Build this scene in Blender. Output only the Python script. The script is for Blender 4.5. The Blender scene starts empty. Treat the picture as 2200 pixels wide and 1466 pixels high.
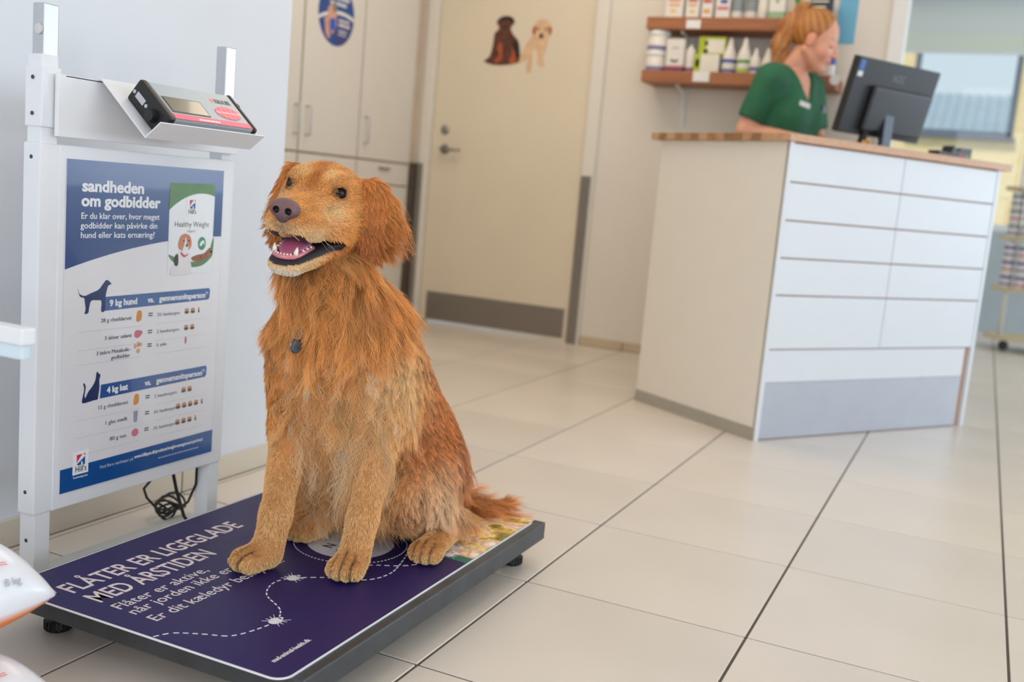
import bpy, bmesh, math, random
import numpy as np
from mathutils import Matrix, Vector

# ------------------------------------------------------------------ camera
scn = bpy.context.scene
COL = scn.collection
CAM_H = 0.7896
FPX = 2207.86
YAW, PITCH, ROLL = -0.420509, 0.145622, 0.0874715
cy_, sy_ = math.cos(YAW), math.sin(YAW)
FWD = np.array([sy_*math.cos(PITCH), cy_*math.cos(PITCH), -math.sin(PITCH)])
_r = np.array([cy_, -sy_, 0.0]); _u = np.cross(_r, FWD)
_c, _s = math.cos(ROLL), math.sin(ROLL)
CR = _c*_r+_s*_u; CU = -_s*_r+_c*_u
cam_d = bpy.data.cameras.new('camera')
cam = bpy.data.objects.new('camera', cam_d); COL.objects.link(cam)
cam.matrix_world = Matrix(((CR[0], CU[0], -FWD[0], 0), (CR[1], CU[1], -FWD[1], 0), (CR[2], CU[2], -FWD[2], CAM_H), (0, 0, 0, 1)))
cam_d.sensor_fit = 'HORIZONTAL'; cam_d.sensor_width = 36.0; cam_d.lens = 36.0*FPX/2200.0
cam_d.clip_start = 0.05
cam_d.dof.use_dof = True; cam_d.dof.focus_distance = 1.70; cam_d.dof.aperture_fstop = 3.2
scn.camera = cam

# ------------------------------------------------------------------ view, world, lights
scn.view_settings.view_transform = 'Standard'
scn.view_settings.look = 'None'
scn.view_settings.gamma = 1.0
scn.view_settings.use_curve_mapping = False
scn.view_settings.exposure = -0.70
scn.cycles.use_denoising = True
scn.cycles.max_bounces = 8
scn.cycles.diffuse_bounces = 4
scn.cycles.sample_clamp_indirect = 6.0

world = bpy.data.worlds.new('overcast_sky'); scn.world = world
world.use_nodes = True
wn = world.node_tree.nodes
wn['Background'].inputs[0].default_value = (0.80, 0.90, 1.0, 1)
wn['Background'].inputs[1].default_value = 1.5

def area_light(name, loc, target, sx, sy, energy, color, spread=180):
    l = bpy.data.lights.new(name, 'AREA'); l.shape = 'RECTANGLE'; l.size = sx; l.size_y = sy
    l.energy = energy; l.color = color; l.spread = math.radians(spread)
    o = bpy.data.objects.new(name, l); COL.objects.link(o); o.location = loc
    d = Vector(target)-Vector(loc)
    o.rotation_euler = d.to_track_quat('-Z', 'Y').to_euler()
    return o
DAY = (0.76, 0.885, 1.0)
WARM = (1.0, 0.84, 0.66)
# daylight through the long window wall on the right and the shop window behind the camera
area_light('daylight_side_window', (4.3, 2.2, 1.45), (0.0, 2.2, 1.25), 5.5, 1.9, 96, DAY)
area_light('daylight_shop_window', (0.8, -2.3, 1.6), (-0.3, 2.0, 0.9), 3.6, 1.9, 104, (0.93, 0.96, 1.0))
area_light('daylight_far_window', (4.3, 7.6, 1.45), (0.0, 7.8, 1.3), 2.4, 1.9, 175, DAY)
sun_d = bpy.data.lights.new('sun', 'SUN'); sun_d.energy = 5.0; sun_d.angle = math.radians(12); sun_d.color = (1.0, 0.95, 0.86)
sun = bpy.data.objects.new('sun', sun_d); COL.objects.link(sun); sun.rotation_euler = Vector((0.25, 0.45, -0.86)).to_track_quat('-Z', 'Y').to_euler()
# warm ceiling lamps
area_light('ceiling_lamp_rear', (-1.7, 3.9, 2.66), (-1.7, 3.9, 0), 1.6, 0.9, 32, WARM)
area_light('ceiling_lamp_middle', (-0.6, 2.2, 2.66), (-0.6, 2.2, 0), 1.2, 1.2, 14, WARM)

# ------------------------------------------------------------------ materials
def lin(c):
    out = []
    for v in c:
        v = v/255.0
        out.append(v/12.92 if v <= 0.04045 else ((v+0.055)/1.055)**2.4)
    return tuple(out)
MATS = {}
def pm(name, rgb, rough=0.5, metal=0.0, var=0.05, scale=12.0, bump=0.0, bscale=60.0, coat=0.0, spec=0.5, emit=None, estr=0.0,
       trans=0.0, alpha=1.0, stretch=None, rvar=0.0, sss=0.0):
    if name in MATS: return MATS[name]
    m = bpy.data.materials.new(name); m.use_nodes = True
    nt = m.node_tree; n = nt.nodes; b = n['Principled BSDF']
    col = lin(rgb)
    tc = n.new('ShaderNodeTexCoord')
    src = tc.outputs['Object']
    if stretch:
        mp = n.new('ShaderNodeMapping'); mp.inputs['Scale'].default_value = stretch
        nt.links.new(src, mp.inputs[0]); src = mp.outputs[0]
    nz = n.new('ShaderNodeTexNoise'); nz.inputs['Scale'].default_value = scale; nz.inputs['Detail'].default_value = 4
    nt.links.new(src, nz.inputs['Vector'])
    rp = n.new('ShaderNodeValToRGB')
    rp.color_ramp.elements[0].position = 0.3; rp.color_ramp.elements[1].position = 0.7
    lo = tuple(max(0, c*(1-var)) for c in col)+(1,); hi = tuple(min(1, c*(1+var)) for c in col)+(1,)
    rp.color_ramp.elements[0].color = lo; rp.color_ramp.elements[1].color = hi
    nt.links.new(nz.outputs['Fac'], rp.inputs[0]); nt.links.new(rp.outputs[0], b.inputs['Base Color'])
    b.inputs['Roughness'].default_value = rough; b.inputs['Metallic'].default_value = metal
    b.inputs['Coat Weight'].default_value = coat; b.inputs['Specular IOR Level'].default_value = spec
    b.inputs['Transmission Weight'].default_value = trans; b.inputs['Alpha'].default_value = alpha
    if sss: b.inputs['Subsurface Weight'].default_value = sss; b.inputs['Subsurface Radius'].default_value = (0.012, 0.005, 0.003)
    if rvar:
        mr = n.new('ShaderNodeMapRange'); mr.inputs[3].default_value = max(0.02, rough-rvar); mr.inputs[4].default_value = rough+rvar
        nt.links.new(nz.outputs['Fac'], mr.inputs[0]); nt.links.new(mr.outputs[0], b.inputs['Roughness'])
    if bump:
        n2 = n.new('ShaderNodeTexNoise'); n2.inputs['Scale'].default_value = bscale; n2.inputs['Detail'].default_value = 3
        nt.links.new(src, n2.inputs['Vector'])
        bp = n.new('ShaderNodeBump'); bp.inputs['Strength'].default_value = bump; bp.inputs['Distance'].default_value = 0.01
        nt.links.new(n2.outputs['Fac'], bp.inputs['Height']); nt.links.new(bp.outputs[0], b.inputs['Normal'])
    if emit:
        b.inputs['Emission Color'].default_value = lin(emit)+(1,); b.inputs['Emission Strength'].default_value = estr
    MATS[name] = m
    return m

def wood(name, c1, c2, rough=0.45, scale=(3, 60, 60), blocks=None):
    if name in MATS: return MATS[name]
    m = bpy.data.materials.new(name); m.use_nodes = True
    nt = m.node_tree; n = nt.nodes; b = n['Principled BSDF']
    tc = n.new('ShaderNodeTexCoord'); mp = n.new('ShaderNodeMapping'); mp.inputs['Scale'].default_value = scale
    nz = n.new('ShaderNodeTexNoise'); nz.inputs['Scale'].default_value = 1.0; nz.inputs['Detail'].default_value = 6; nz.inputs['Distortion'].default_value = 0.6
    rp = n.new('ShaderNodeValToRGB'); rp.color_ramp.elements[0].color = lin(c1)+(1,); rp.color_ramp.elements[1].color = lin(c2)+(1,)
    rp.color_ramp.elements[0].position = 0.3; rp.color_ramp.elements[1].position = 0.72
    nt.links.new(tc.outputs['Object'], mp.inputs[0]); nt.links.new(mp.outputs[0], nz.inputs['Vector'])
    nt.links.new(nz.outputs['Fac'], rp.inputs[0]); nt.links.new(rp.outputs[0], b.inputs['Base Color'])
    b.inputs['Roughness'].default_value = rough
    MATS[name] = m
    return m

def vcol(name, rough=0.6, attr='col', spec=0.4, coat=0.0, sss=0.0, bump=0.0, bscale=200):
    if name in MATS: return MATS[name]
    m = bpy.data.materials.new(name); m.use_nodes = True
    nt = m.node_tree; n = nt.nodes; b = n['Principled BSDF']
    a = n.new('ShaderNodeAttribute'); a.attribute_name = attr
    nt.links.new(a.outputs['Color'], b.inputs['Base Color'])
    b.inputs['Roughness'].default_value = rough; b.inputs['Specular IOR Level'].default_value = spec; b.inputs['Coat Weight'].default_value = coat
    if sss: b.inputs['Subsurface Weight'].default_value = sss; b.inputs['Subsurface Radius'].default_value = (0.012, 0.005, 0.003)
    if bump:
        n2 = n.new('ShaderNodeTexNoise'); n2.inputs['Scale'].default_value = bscale
        bp = n.new('ShaderNodeBump'); bp.inputs['Strength'].default_value = bump; bp.inputs['Distance'].default_value = 0.005
        nt.links.new(n2.outputs['Fac'], bp.inputs['Height']); nt.links.new(bp.outputs[0], b.inputs['Normal'])
    MATS[name] = m
    return m

# ------------------------------------------------------------------ object helpers
def thing(name, label, cat, loc=(0, 0, 0), group=None):
    o = bpy.data.objects.new(name, None); COL.objects.link(o)
    o.location = loc; o.empty_display_size = 0.05
    o['label'] = label; o['category'] = cat
    if group: o['group'] = group
    return o
def tag(o, label, cat, group=None):
    o['label'] = label; o['category'] = cat
    if group: o['group'] = group
    return o
def struct(o):
    o['kind'] = 'structure'; return o
def adopt(o, parent):
    """parent an object whose data are in world coordinates"""
    if parent is not None:
        o.parent = parent
        if parent.type == 'EMPTY': o.matrix_parent_inverse = Matrix.Translation(-parent.location)
    return o
def link(name, me, mat, parent=None, smooth=False):
    o = bpy.data.objects.new(name, me); COL.objects.link(o)
    if mat is not None:
        for mm in (mat if isinstance(mat, (list, tuple)) else [mat]): me.materials.append(mm)
    if smooth:
        me.polygons.foreach_set('use_smooth', [True]*len(me.polygons))
    adopt(o, parent)
    return o
class MB:
    """collects shapes into one bmesh"""
    def __init__(self): self.bm = bmesh.new()
    def _add(self, verts, M=None):
        if M is not None: bmesh.ops.transform(self.bm, matrix=M, verts=verts)
    def box(self, x0, x1, y0, y1, z0, z1, bevel=0.0, M=None, seg=2):
        r = bmesh.ops.create_cube(self.bm, size=1.0); vs = r['verts']
        bmesh.ops.scale(self.bm, vec=(x1-x0, y1-y0, z1-z0), verts=vs)
        bmesh.ops.translate(self.bm, vec=((x0+x1)/2, (y0+y1)/2, (z0+z1)/2), verts=vs)
        if bevel > 0:
            es = list({e for v in vs for e in v.link_edges})
            r2 = bmesh.ops.bevel(self.bm, geom=es, offset=bevel, segments=seg, affect='EDGES', profile=0.6)
            vs = list({v for f in r2['faces'] for v in f.verts} | {v for v in vs if v.is_valid})
        self._add(vs, M); return self
    def poly(self, pts, thick, M=None):
        """extrude a 2D outline (xy) by thick along +z, then transform by M"""
        a = [self.bm.verts.new((p[0], p[1], 0)) for p in pts]; b = [self.bm.verts.new((p[0], p[1], thick)) for p in pts]
        n = len(pts)
        try:
            self.bm.faces.new(b); self.bm.faces.new(a[::-1])
        except ValueError: pass
        for i in range(n): self.bm.faces.new((a[i], a[(i+1) % n], b[(i+1) % n], b[i]))
        self._add(a+b, M); return self
    def lathe(self, prof, seg=24, M=None, cap=True):
        """prof: list of (r,z) turned about z"""
        rings = []
        for r, z in prof:
            rings.append([self.bm.verts.new((r*math.cos(2*math.pi*i/seg), r*math.sin(2*math.pi*i/seg), z)) for i in range(seg)])
        for a, b in zip(rings, rings[1:]):
            for i in range(seg):
                self.bm.faces.new((a[i], a[(i+1) % seg], b[(i+1) % seg], b[i]))
        if cap:
            self.bm.faces.new(rings[0][::-1]); self.bm.faces.new(rings[-1])
        self._add([v for r in rings for v in r], M); return self
    def tube(self, path, r, seg=10, closed=False):
        P = [Vector(p) for p in path]; n = len(P); rings = []
        rr = r if isinstance(r, (list, tuple)) else [r]*n
        prev = None
        for i, p in enumerate(P):
            if closed: d = P[(i+1) % n]-P[i-1]
            else: d = P[min(i+1, n-1)]-P[max(i-1, 0)]
            d.normalize()
            if prev is None:
                a = d.orthogonal().normalized()
            else:
                a = (prev-d*prev.dot(d)).normalized()
            prev = a; b = d.cross(a)
            rings.append([self.bm.verts.new(p+a*rr[i]*math.cos(2*math.pi*k/seg)+b*rr[i]*math.sin(2*math.pi*k/seg)) for k in range(seg)])
        m = n if closed else n-1
        for i in range(m):
            A, B = rings[i], rings[(i+1) % n]
            for k in range(seg): self.bm.faces.new((A[k], A[(k+1) % seg], B[(k+1) % seg], B[k]))
        if not closed:
            self.bm.faces.new(rings[0][::-1]); self.bm.faces.new(rings[-1])
        return self
    def sphere(self, c, r, M=None, u=20, v=12):
        rr = r if isinstance(r, (list, tuple)) else (r, r, r)
        q = bmesh.ops.create_uvsphere(self.bm, u_segments=u, v_segments=v, radius=1.0)
        bmesh.ops.scale(self.bm, vec=rr, verts=q['verts']); bmesh.ops.translate(self.bm, vec=c, verts=q['verts'])
        self._add(q['verts'], M); return self
    def mesh(self, name='mesh'):
        bmesh.ops.recalc_face_normals(self.bm, faces=self.bm.faces)
        me = bpy.data.meshes.new(name); self.bm.to_mesh(me); self.bm.free(); return me
    def build(self, name, mat, parent=None, smooth=False):
        return link(name, self.mesh(name), mat, parent, smooth)
def frame(origin, xd, yd):
    x = Vector(xd).normalized(); y = Vector(yd); y = (y-x*y.dot(x)).normalized(); z = x.cross(y)
    o = Vector(origin)
    return Matrix(((x.x, y.x, z.x, o.x), (x.y, y.y, z.y, o.y), (x.z, y.z, z.z, o.z), (0, 0, 0, 1)))
TEXTS = []
def text(s, size, origin, xd, yd, mat, parent, width=None, bold=0.0, name='lettering', depth=0.0002):
    cu = bpy.data.curves.new(name, 'FONT'); cu.body = s; cu.size = size; cu.extrude = depth; cu.offset = bold
    cu.resolution_u = 3
    cu.materials.append(mat)
    o = bpy.data.objects.new(name, cu); COL.objects.link(o)
    M = frame(origin, xd, yd)
    o.matrix_basis = M
    adopt(o, parent)
    TEXTS.append((o, width))
    return o
def fit_texts():
    bpy.context.view_layer.update()
    for o, w in TEXTS:
        if not w: continue
        xs = [c[0] for c in o.bound_box]; cur = max(xs)-min(xs)
        if cur > 1e-6: o.matrix_basis = o.matrix_basis @ Matrix.Diagonal((w/cur, 1, 1, 1))
    bpy.context.view_layer.update()
    # lettering becomes flat printed mesh so that it is read like any other part
    deps = bpy.context.evaluated_depsgraph_get()
    for o, w in TEXTS:
        me = bpy.data.meshes.new_from_object(o.evaluated_get(deps))
        n = bpy.data.objects.new(o.name+'_m', me); COL.objects.link(n)
        n.parent = o.parent; n.matrix_parent_inverse = o.matrix_parent_inverse; n.matrix_basis = o.matrix_basis
        old = o.data; bpy.data.objects.remove(o); bpy.data.curves.remove(old)
        n.name = 'lettering'
def arc(cx, cy, r, a0, a1, n):
    return [(cx+r*math.cos(a0+(a1-a0)*i/n), cy+r*math.sin(a0+(a1-a0)*i/n)) for i in range(n+1)]
def rrect(x0, x1, y0, y1, r, n=6):
    h = math.pi/2
    return arc(x1-r, y0+r, r, -h, 0, n)+arc(x1-r, y1-r, r, 0, h, n)+arc(x0+r, y1-r, r, h, 2*h, n)+arc(x0+r, y0+r, r, 2*h, 3*h, n)
def ellipse(cx, cy, rx, ry, n=40):
    return [(cx+rx*math.cos(2*math.pi*i/n), cy+ry*math.sin(2*math.pi*i/n)) for i in range(n)]
def scatter_poly(base, parent, name, mat, shapes, thick):
    """several flat prints of one colour in a plane given by base matrix"""
    b = MB()
    for s in shapes: b.poly(s, thick, base)
    return b.build(name, mat, parent)
rnd = random.Random(7)
# ------------------------------------------------------------------ setting
M_wall_cool = pm('painted_wall', (220, 224, 230), 0.75, var=0.015, scale=3, bump=0.03, bscale=300)
M_wall_tan = pm('painted_wall_rear', (228, 220, 208), 0.75, var=0.015, scale=3, bump=0.03, bscale=300)
M_white = pm('white_lacquer', (232, 231, 228), 0.4, var=0.01, scale=5)
M_whitep = pm('white_powder_coat', (228, 230, 234), 0.38, var=0.01, scale=8)
M_ceiling = pm('ceiling_paint', (235, 233, 228), 0.9, var=0.01)
M_grout = pm('grout', (92, 84, 74), 0.9, var=0.12, scale=40)
M_steel = pm('brushed_steel', (150, 146, 142), 0.38, metal=0.9, var=0.06, scale=3, stretch=(2, 2, 90), rvar=0.06)
M_alu = pm('aluminium', (200, 202, 206), 0.35, metal=0.75, var=0.03, scale=4, stretch=(40, 40, 2))
M_black = pm('black_plastic', (26, 26, 28), 0.42, var=0.08, scale=30)
M_brown_edge = pm('beech_edge', (188, 160, 132), 0.6, var=0.08, scale=30)

# floor: grout bed with single tiles on it
TX0, TPX, TY0, TPY = -1.2066, 0.4509, 1.4219, 0.4491
M_tile = []
for i, c in enumerate([(220, 209, 197), (223, 212, 200), (217, 207, 196)]):
    M_tile.append(pm('floor_tile_%d' % i, c, 0.30, var=0.045, scale=2.2, bump=0.02, bscale=25, spec=0.5, rvar=0.05))
fb = MB(); fb.box(-4.6, 4.6, -2.6, 9.0, -0.08, -0.0025)
floor = struct(fb.build('floor', M_grout))
def project(p):
    q = np.array(p)-np.array([0, 0, CAM_H]); z = q@FWD
    if z < 0.2: return None
    return 1100+FPX*(q@CR)/z, 733-FPX*(q@CU)/z
tile_meshes = []
for mt in M_tile:
    b = MB(); b.box(-TPX/2+0.0026, TPX/2-0.0026, -TPY/2+0.0026, TPY/2-0.0026, -0.009, 0, bevel=0.0012, seg=1)
    me = b.mesh('tile'); me.materials.append(mt); tile_meshes.append(me)
rest = MB(); tiles_in = []
for i in range(-8, 13):
    for k in range(-9, 17):
        cx, cyy = TX0+(i+0.5)*TPX, TY0+(k+0.5)*TPY
        if cx < -4.4 or cyy > 8.9: continue
        vis = False
        for dx in (-0.5, 0, 0.5):
            for dy in (-0.5, 0, 0.5):
                pp = project((cx+dx*TPX, cyy+dy*TPY, 0))
                if pp and -60 < pp[0] < 2260 and -60 < pp[1] < 1530: vis = True
        hid = (cx < -1.95 and cyy < 2.0) or (cyy > 5.6 and cx < -0.7) or cx < -3.1 or cyy > 8.6
        if vis and not hid: tiles_in.append((cyy, cx))
        else: rest.box(cx-TPX/2+0.0026, cx+TPX/2-0.0026, cyy-TPY/2+0.0026, cyy+TPY/2-0.0026, -0.009, 0)
for cyy, cx in sorted(tiles_in)[:300]:
    o = bpy.data.objects.new('tile', rnd.choice(tile_meshes)); COL.objects.link(o); o.location = (cx, cyy, 0); o.parent = floor
r_ = rest.build('tile_field', M_tile[0], floor); r_['kind'] = 'stuff'

# left wall ends in an outside corner; the rear part of the room steps back to the left
b = MB(); b.box(-1.80, -1.68, -2.6, 2.21, 0, 2.7)
wall_left = struct(b.build('wall_left', M_wall_cool))
b = MB(); b.box(-3.62, -3.502, 2.0, 5.3, 0, 2.7); struct(b.build('wall_alcove', M_wall_tan))
b = MB(); b.box(-3.62, -1.80, 1.88, 2.0, 0, 2.7); struct(b.build('wall_alcove_side', M_wall_tan))
# rear wall with door opening
DX0, DX1 = -2.895, -1.985
b = MB()
b.box(-3.62, -2.955, 5.145, 5.25, 0, 2.7); b.box(-1.915, -0.475, 5.145, 5.25, 0, 2.7); b.box(-2.955, -1.915, 5.145, 5.25, 2.12, 2.7)
wall_back = struct(b.build('wall_back', M_wall_tan))
b = MB(); b.box(-1.75, -1.62, 5.25, 9.0, 0, 2.7)
struct(b.build('wall_passage', M_wall_tan))
b = MB(); b.box(-0.535, -0.468, 5.128, 5.262, 0, 2.7, 0.003)
struct(b.build('trim_2', M_white))
# door frame
b = MB()
b.box(-2.965, -2.905, 5.118, 5.25, 0, 2.12, 0.004); b.box(-1.975, -1.905, 5.118, 5.25, 0, 2.12, 0.004); b.box(-2.965, -1.905, 5.118, 5.25, 2.06, 2.13, 0.004)
struct(b.build('trim_1', pm('door_frame_paint', (228, 222, 212), 0.45, var=0.01)))
# door
M_door = pm('door_laminate', (226, 213, 190), 0.5, var=0.015, scale=4)
b = MB(); b.box(-2.903, -1.977, 5.150, 5.195, 0.012, 2.058, 0.002)
door = struct(b.build('door_1', M_door))
b = MB(); b.box(-2.86, -2.01, 5.144, 5.150, 0.02, 0.178, 0.001); b.build('kick_plate', M_steel, door)
b = MB(); b.lathe([(0.002, 0), (0.025, 0), (0.025, 0.006), (0.017, 0.012), (0.002, 0.012)], 24, frame((-2.823, 5.150, 1.088), (1, 0, 0), (0, 0, 1))); b.build('lock_rosette', M_steel, door)
h = MB(); h.lathe([(0.002, 0), (0.026, 0), (0.026, 0.008), (0.012, 0.010), (0.010, 0.05), (0.002, 0.05)], 24, frame((-2.815, 5.150, 0.982), (1, 0, 0), (0, 0, 1)))
h.tube([(-2.815, 5.106, 0.982), (-2.79, 5.104, 0.982), (-2.70, 5.106, 0.981)], 0.0085, 10); h.build('door_handle', M_steel, door, True)
# steel guards on both jambs
b = MB(); b.box(-1.972, -1.918, 5.108, 5.118, 0.0, 0.894, 0.001); tag(b.build('jamb_guard', M_steel), 'brushed steel guard strip on the right door jamb', 'guard strip')
t = thing('corner_guard', 'dark steel corner guard between the cabinets and the door', 'guard strip', (-2.98, 5.1, 0))
b = MB(); b.box(-2.998, -2.968, 5.085, 5.143, 0.0, 0.892, 0.001); b.build('flange', pm('dark_steel', (108, 96, 86), 0.42, metal=0.8, var=0.08, scale=3, stretch=(2, 2, 60)), t)
b = MB(); b.box(-2.966, -2.932, 5.106, 5.117, 0.0, 0.892, 0.001); b.build('flange', M_steel, t)
# skirting tiles
M_skirt = pm('skirting_tile', (214, 203, 186), 0.35, var=0.04, scale=6)
bb = MB(); bb.box(-1.681, -1.6735, -2.6, 2.215, 0, 0.058); bl = struct(bb.build('baseboard_left', M_grout))
y = 2.2115; yy = [2.2115, 1.871, 1.4215, 0.972, 0.523]
for a, c in zip(yy[1:], yy):
    b = MB(); b.box(-1.680, -1.6705, a+0.002, c-0.002, 0.002, 0.060, 0.001, seg=1); b.build('skirting_tile', M_skirt, bl)
bb = MB(); bb.box(-1.915, -0.475, 5.136, 5.146, 0, 0.046); br = struct(bb.build('baseboard_back', M_grout))
for a, c in ((-1.905, -1.66), (-1.66, -1.21), (-1.21, -0.76), (-0.76, -0.475)):
    b = MB(); b.box(a+0.002, c-0.002, 5.133, 5.145, 0.002, 0.048, 0.001, seg=1); b.build('skirting_tile', pm('skirting_tile_rear', (200, 182, 155), 0.4, var=0.05, scale=6), br)
b = MB(); b.box(-4.6, 4.6, -2.6, 9.3, 2.7, 2.8); struct(b.build('ceiling', M_ceiling))
b = MB(); b.box(4.45, 4.6, -2.6, 9.3, 0, 0.45); b.box(4.45, 4.6, -2.6, 9.3, 2.45, 2.7); b.box(4.45, 4.6, 5.2, 6.2, 0.45, 2.45); struct(b.build('wall_right', M_wall_cool))
b = MB(); b.box(-1.8, 4.6, -2.75, -2.6, 0, 0.5); b.box(-1.8, 4.6, -2.75, -2.6, 2.55, 2.7); b.box(-1.8, -1.0, -2.75, -2.6, 0.5, 2.55); b.box(2.6, 4.6, -2.75, -2.6, 0.5, 2.55); struct(b.build('wall_front', M_wall_cool))

# glazed facade at the far right with its roller blind
M_frame = pm('window_frame_white', (226, 230, 232), 0.4, var=0.01)
b = MB(); b.box(-1.75, 4.6, 9.0, 9.12, 0.0, 0.80); b.box(-1.75, 4.6, 9.0, 9.12, 2.55, 2.7); struct(b.build('wall_far', pm('parapet_panel', (176, 186, 192), 0.6, var=0.02)))
w = MB()
for x in (-1.62, 0.19, 1.6, 3.0, 4.55): w.box(x, x+0.045, 9.0, 9.08, 0.80, 2.55, 0.004)
w.box(-1.62, 4.6, 9.0, 9.08, 0.80, 0.85, 0.004); w.box(-1.62, 4.6, 9.0, 9.08, 2.50, 2.55, 0.004)
win = struct(w.build('window_1', M_frame))
M_glass = bpy.data.materials.new('window_glass'); M_glass.use_nodes = True
nt = M_glass.node_tree; nt.nodes.clear()
_o = nt.nodes.new('ShaderNodeOutputMaterial'); _m = nt.nodes.new('ShaderNodeMixShader'); _t = nt.nodes.new('ShaderNodeBsdfTransparent'); _g = nt.nodes.new('ShaderNodeBsdfGlossy')
_g.inputs['Roughness'].default_value = 0.02; _m.inputs[0].default_value = 0.02; _t.inputs[0].default_value = (0.96, 0.98, 0.98, 1)
nt.links.new(_t.outputs[0], _m.inputs[1]); nt.links.new(_g.outputs[0], _m.inputs[2]); nt.links.new(_m.outputs[0], _o.inputs[0])
for a, c in ((-1.575, 0.19), (0.235, 1.6), (1.645, 3.0), (3.045, 4.55)):
    b = MB(); b.box(a, c, 9.03, 9.036, 0.85, 2.50); b.build('pane', M_glass, win)
# roller blind
def cloth(name, rgb):
    m = bpy.data.materials.new(name); m.use_nodes = True; nt = m.node_tree; n = nt.nodes; n.clear()
    o_ = n.new('ShaderNodeOutputMaterial'); mx = n.new('ShaderNodeMixShader'); d_ = n.new('ShaderNodeBsdfDiffuse'); tr = n.new('ShaderNodeBsdfTranslucent')
    nz = n.new('ShaderNodeTexNoise'); nz.inputs['Scale'].default_value = 60; rp = n.new('ShaderNodeValToRGB'); c_ = lin(rgb)
    rp.color_ramp.elements[0].color = tuple(v*.97 for v in c_)+(1,); rp.color_ramp.elements[1].color = c_+(1,); nt.links.new(nz.outputs['Fac'], rp.inputs[0])
    nt.links.new(rp.outputs[0], d_.inputs[0]); nt.links.new(rp.outputs[0], tr.inputs[0]); mx.inputs[0].default_value = 0.5
    nt.links.new(d_.outputs[0], mx.inputs[1]); nt.links.new(tr.outputs[0], mx.inputs[2]); nt.links.new(mx.outputs[0], o_.inputs[0]); return m
M_blind = cloth('blind_fabric', (238, 244, 246))
t = thing('roller_blind', 'pale grey roller blind half drawn over the far window', 'blind', (0.6, 8.95, 2.14))
b = MB(); b.box(-1.56, 4.4, 8.955, 8.957, 2.30, 2.62); b.build('fabric', M_blind, t)
b = MB(); b.box(-1.56, 4.4, 8.9545, 8.9575, 2.165, 2.30); b.build('hem', cloth('blind_hem', (240, 246, 240)), t)
b = MB(); b.box(-1.56, 4.4, 8.948, 8.964, 2.142, 2.166, 0.004); b.build('bottom_bar', M_frame, t)
b = MB(); b.tube([(-1.57, 8.96, 2.64), (4.4, 8.96, 2.64)], 0.03, 16); b.build('roller', M_frame, t, True)

# outside: yellow brick building with a window, roof added behind its glass stands in for a reflection
def brick_mat():
    m = bpy.data.materials.new('yellow_brick'); m.use_nodes = True; nt = m.node_tree; n = nt.nodes; bs = n['Principled BSDF']
    tc = n.new('ShaderNodeTexCoord'); mp = n.new('ShaderNodeMapping'); mp.inputs['Rotation'].default_value = (math.pi/2, 0, 0)
    br = n.new('ShaderNodeTexBrick'); br.inputs['Scale'].default_value = 4.0; br.inputs['Color1'].default_value = lin((240, 218, 168))+(1,); br.inputs['Color2'].default_value = lin((234, 208, 154))+(1,)
    br.inputs['Mortar'].default_value = lin((236, 222, 188))+(1,); br.inputs['Mortar Size'].default_value = 0.02
    nt.links.new(tc.outputs['Object'], mp.inputs[0]); nt.links.new(mp.outputs[0], br.inputs['Vector']); nt.links.new(br.outputs['Color'], bs.inputs['Base Color']); bs.inputs['Roughness'].default_value = 0.85
    return m
M_brick = brick_mat()
t = thing('brick_building', 'yellow brick building with a grey framed window outside', 'building', (0, 14, 0))
b = MB()
b.box(-6, -1.10, 14, 14.3, -0.1, 4.5); b.box(0.10, 7, 14, 14.3, -0.1, 4.5); b.box(-1.10, 0.10, 14, 14.3, -0.1, 1.93); b.box(-1.10, 0.10, 14, 14.3, 3.25, 4.5)
b.build('wall', M_brick, t)
M_gf = pm('grey_window_frame', (98, 108, 122), 0.5, var=0.03)
b = MB(); b.box(-1.10, -1.04, 13.97, 14.1, 1.93, 3.25); b.box(0.04, 0.10, 13.97, 14.1, 1.93, 3.25); b.box(-1.10, 0.10, 13.97, 14.1, 1.93, 1.99); b.box(-1.10, 0.10, 13.97, 14.1, 3.19, 3.25)
wf = b.build('window', M_gf, t)
b = MB(); b.box(-1.04, 0.04, 14.03, 14.04, 1.99, 3.19); b.build('pane', M_glass, wf)
b = MB(); b.box(-1.14, 0.14, 13.93, 14.02, 1.89, 1.93, 0.005); b.build('sill', M_gf, t)
t = thing('roof_reflection', 'grey corrugated roof standing in for a reflection in the brick building window', 'roof', (0, 20, 1.6))
rs = MB(); pts = []
N = 90
for i in range(N+1):
    x = -4+8*i/N; pts.append((x, 0.025 if i % 2 else 0.0))
vs0 = [rs.bm.verts.new((x, 18.5-o_, 1.7+o_)) for x, o_ in pts]; vs1 = [rs.bm.verts.new((x, 22.0-o_, 3.35+o_)) for x, o_ in pts]
for i in range(N): rs.bm.faces.new((vs0[i], vs0[i+1], vs1[i+1], vs1[i]))
vs2 = [rs.bm.verts.new((x, 22.0, 0)) for x, o_ in pts]
for i in range(N): rs.bm.faces.new((vs1[i], vs1[i+1], vs2[i+1], vs2[i]))
rs.build('sheeting', pm('zinc_sheet', (150, 165, 178), 0.6, metal=0.2, var=0.05, scale=4), t)
b = MB(); b.box(-30, 30, 9.3, 60, -0.2, -0.05); struct(b.build('ground', pm('asphalt', (120, 120, 118), 0.9, var=0.1)))

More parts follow.
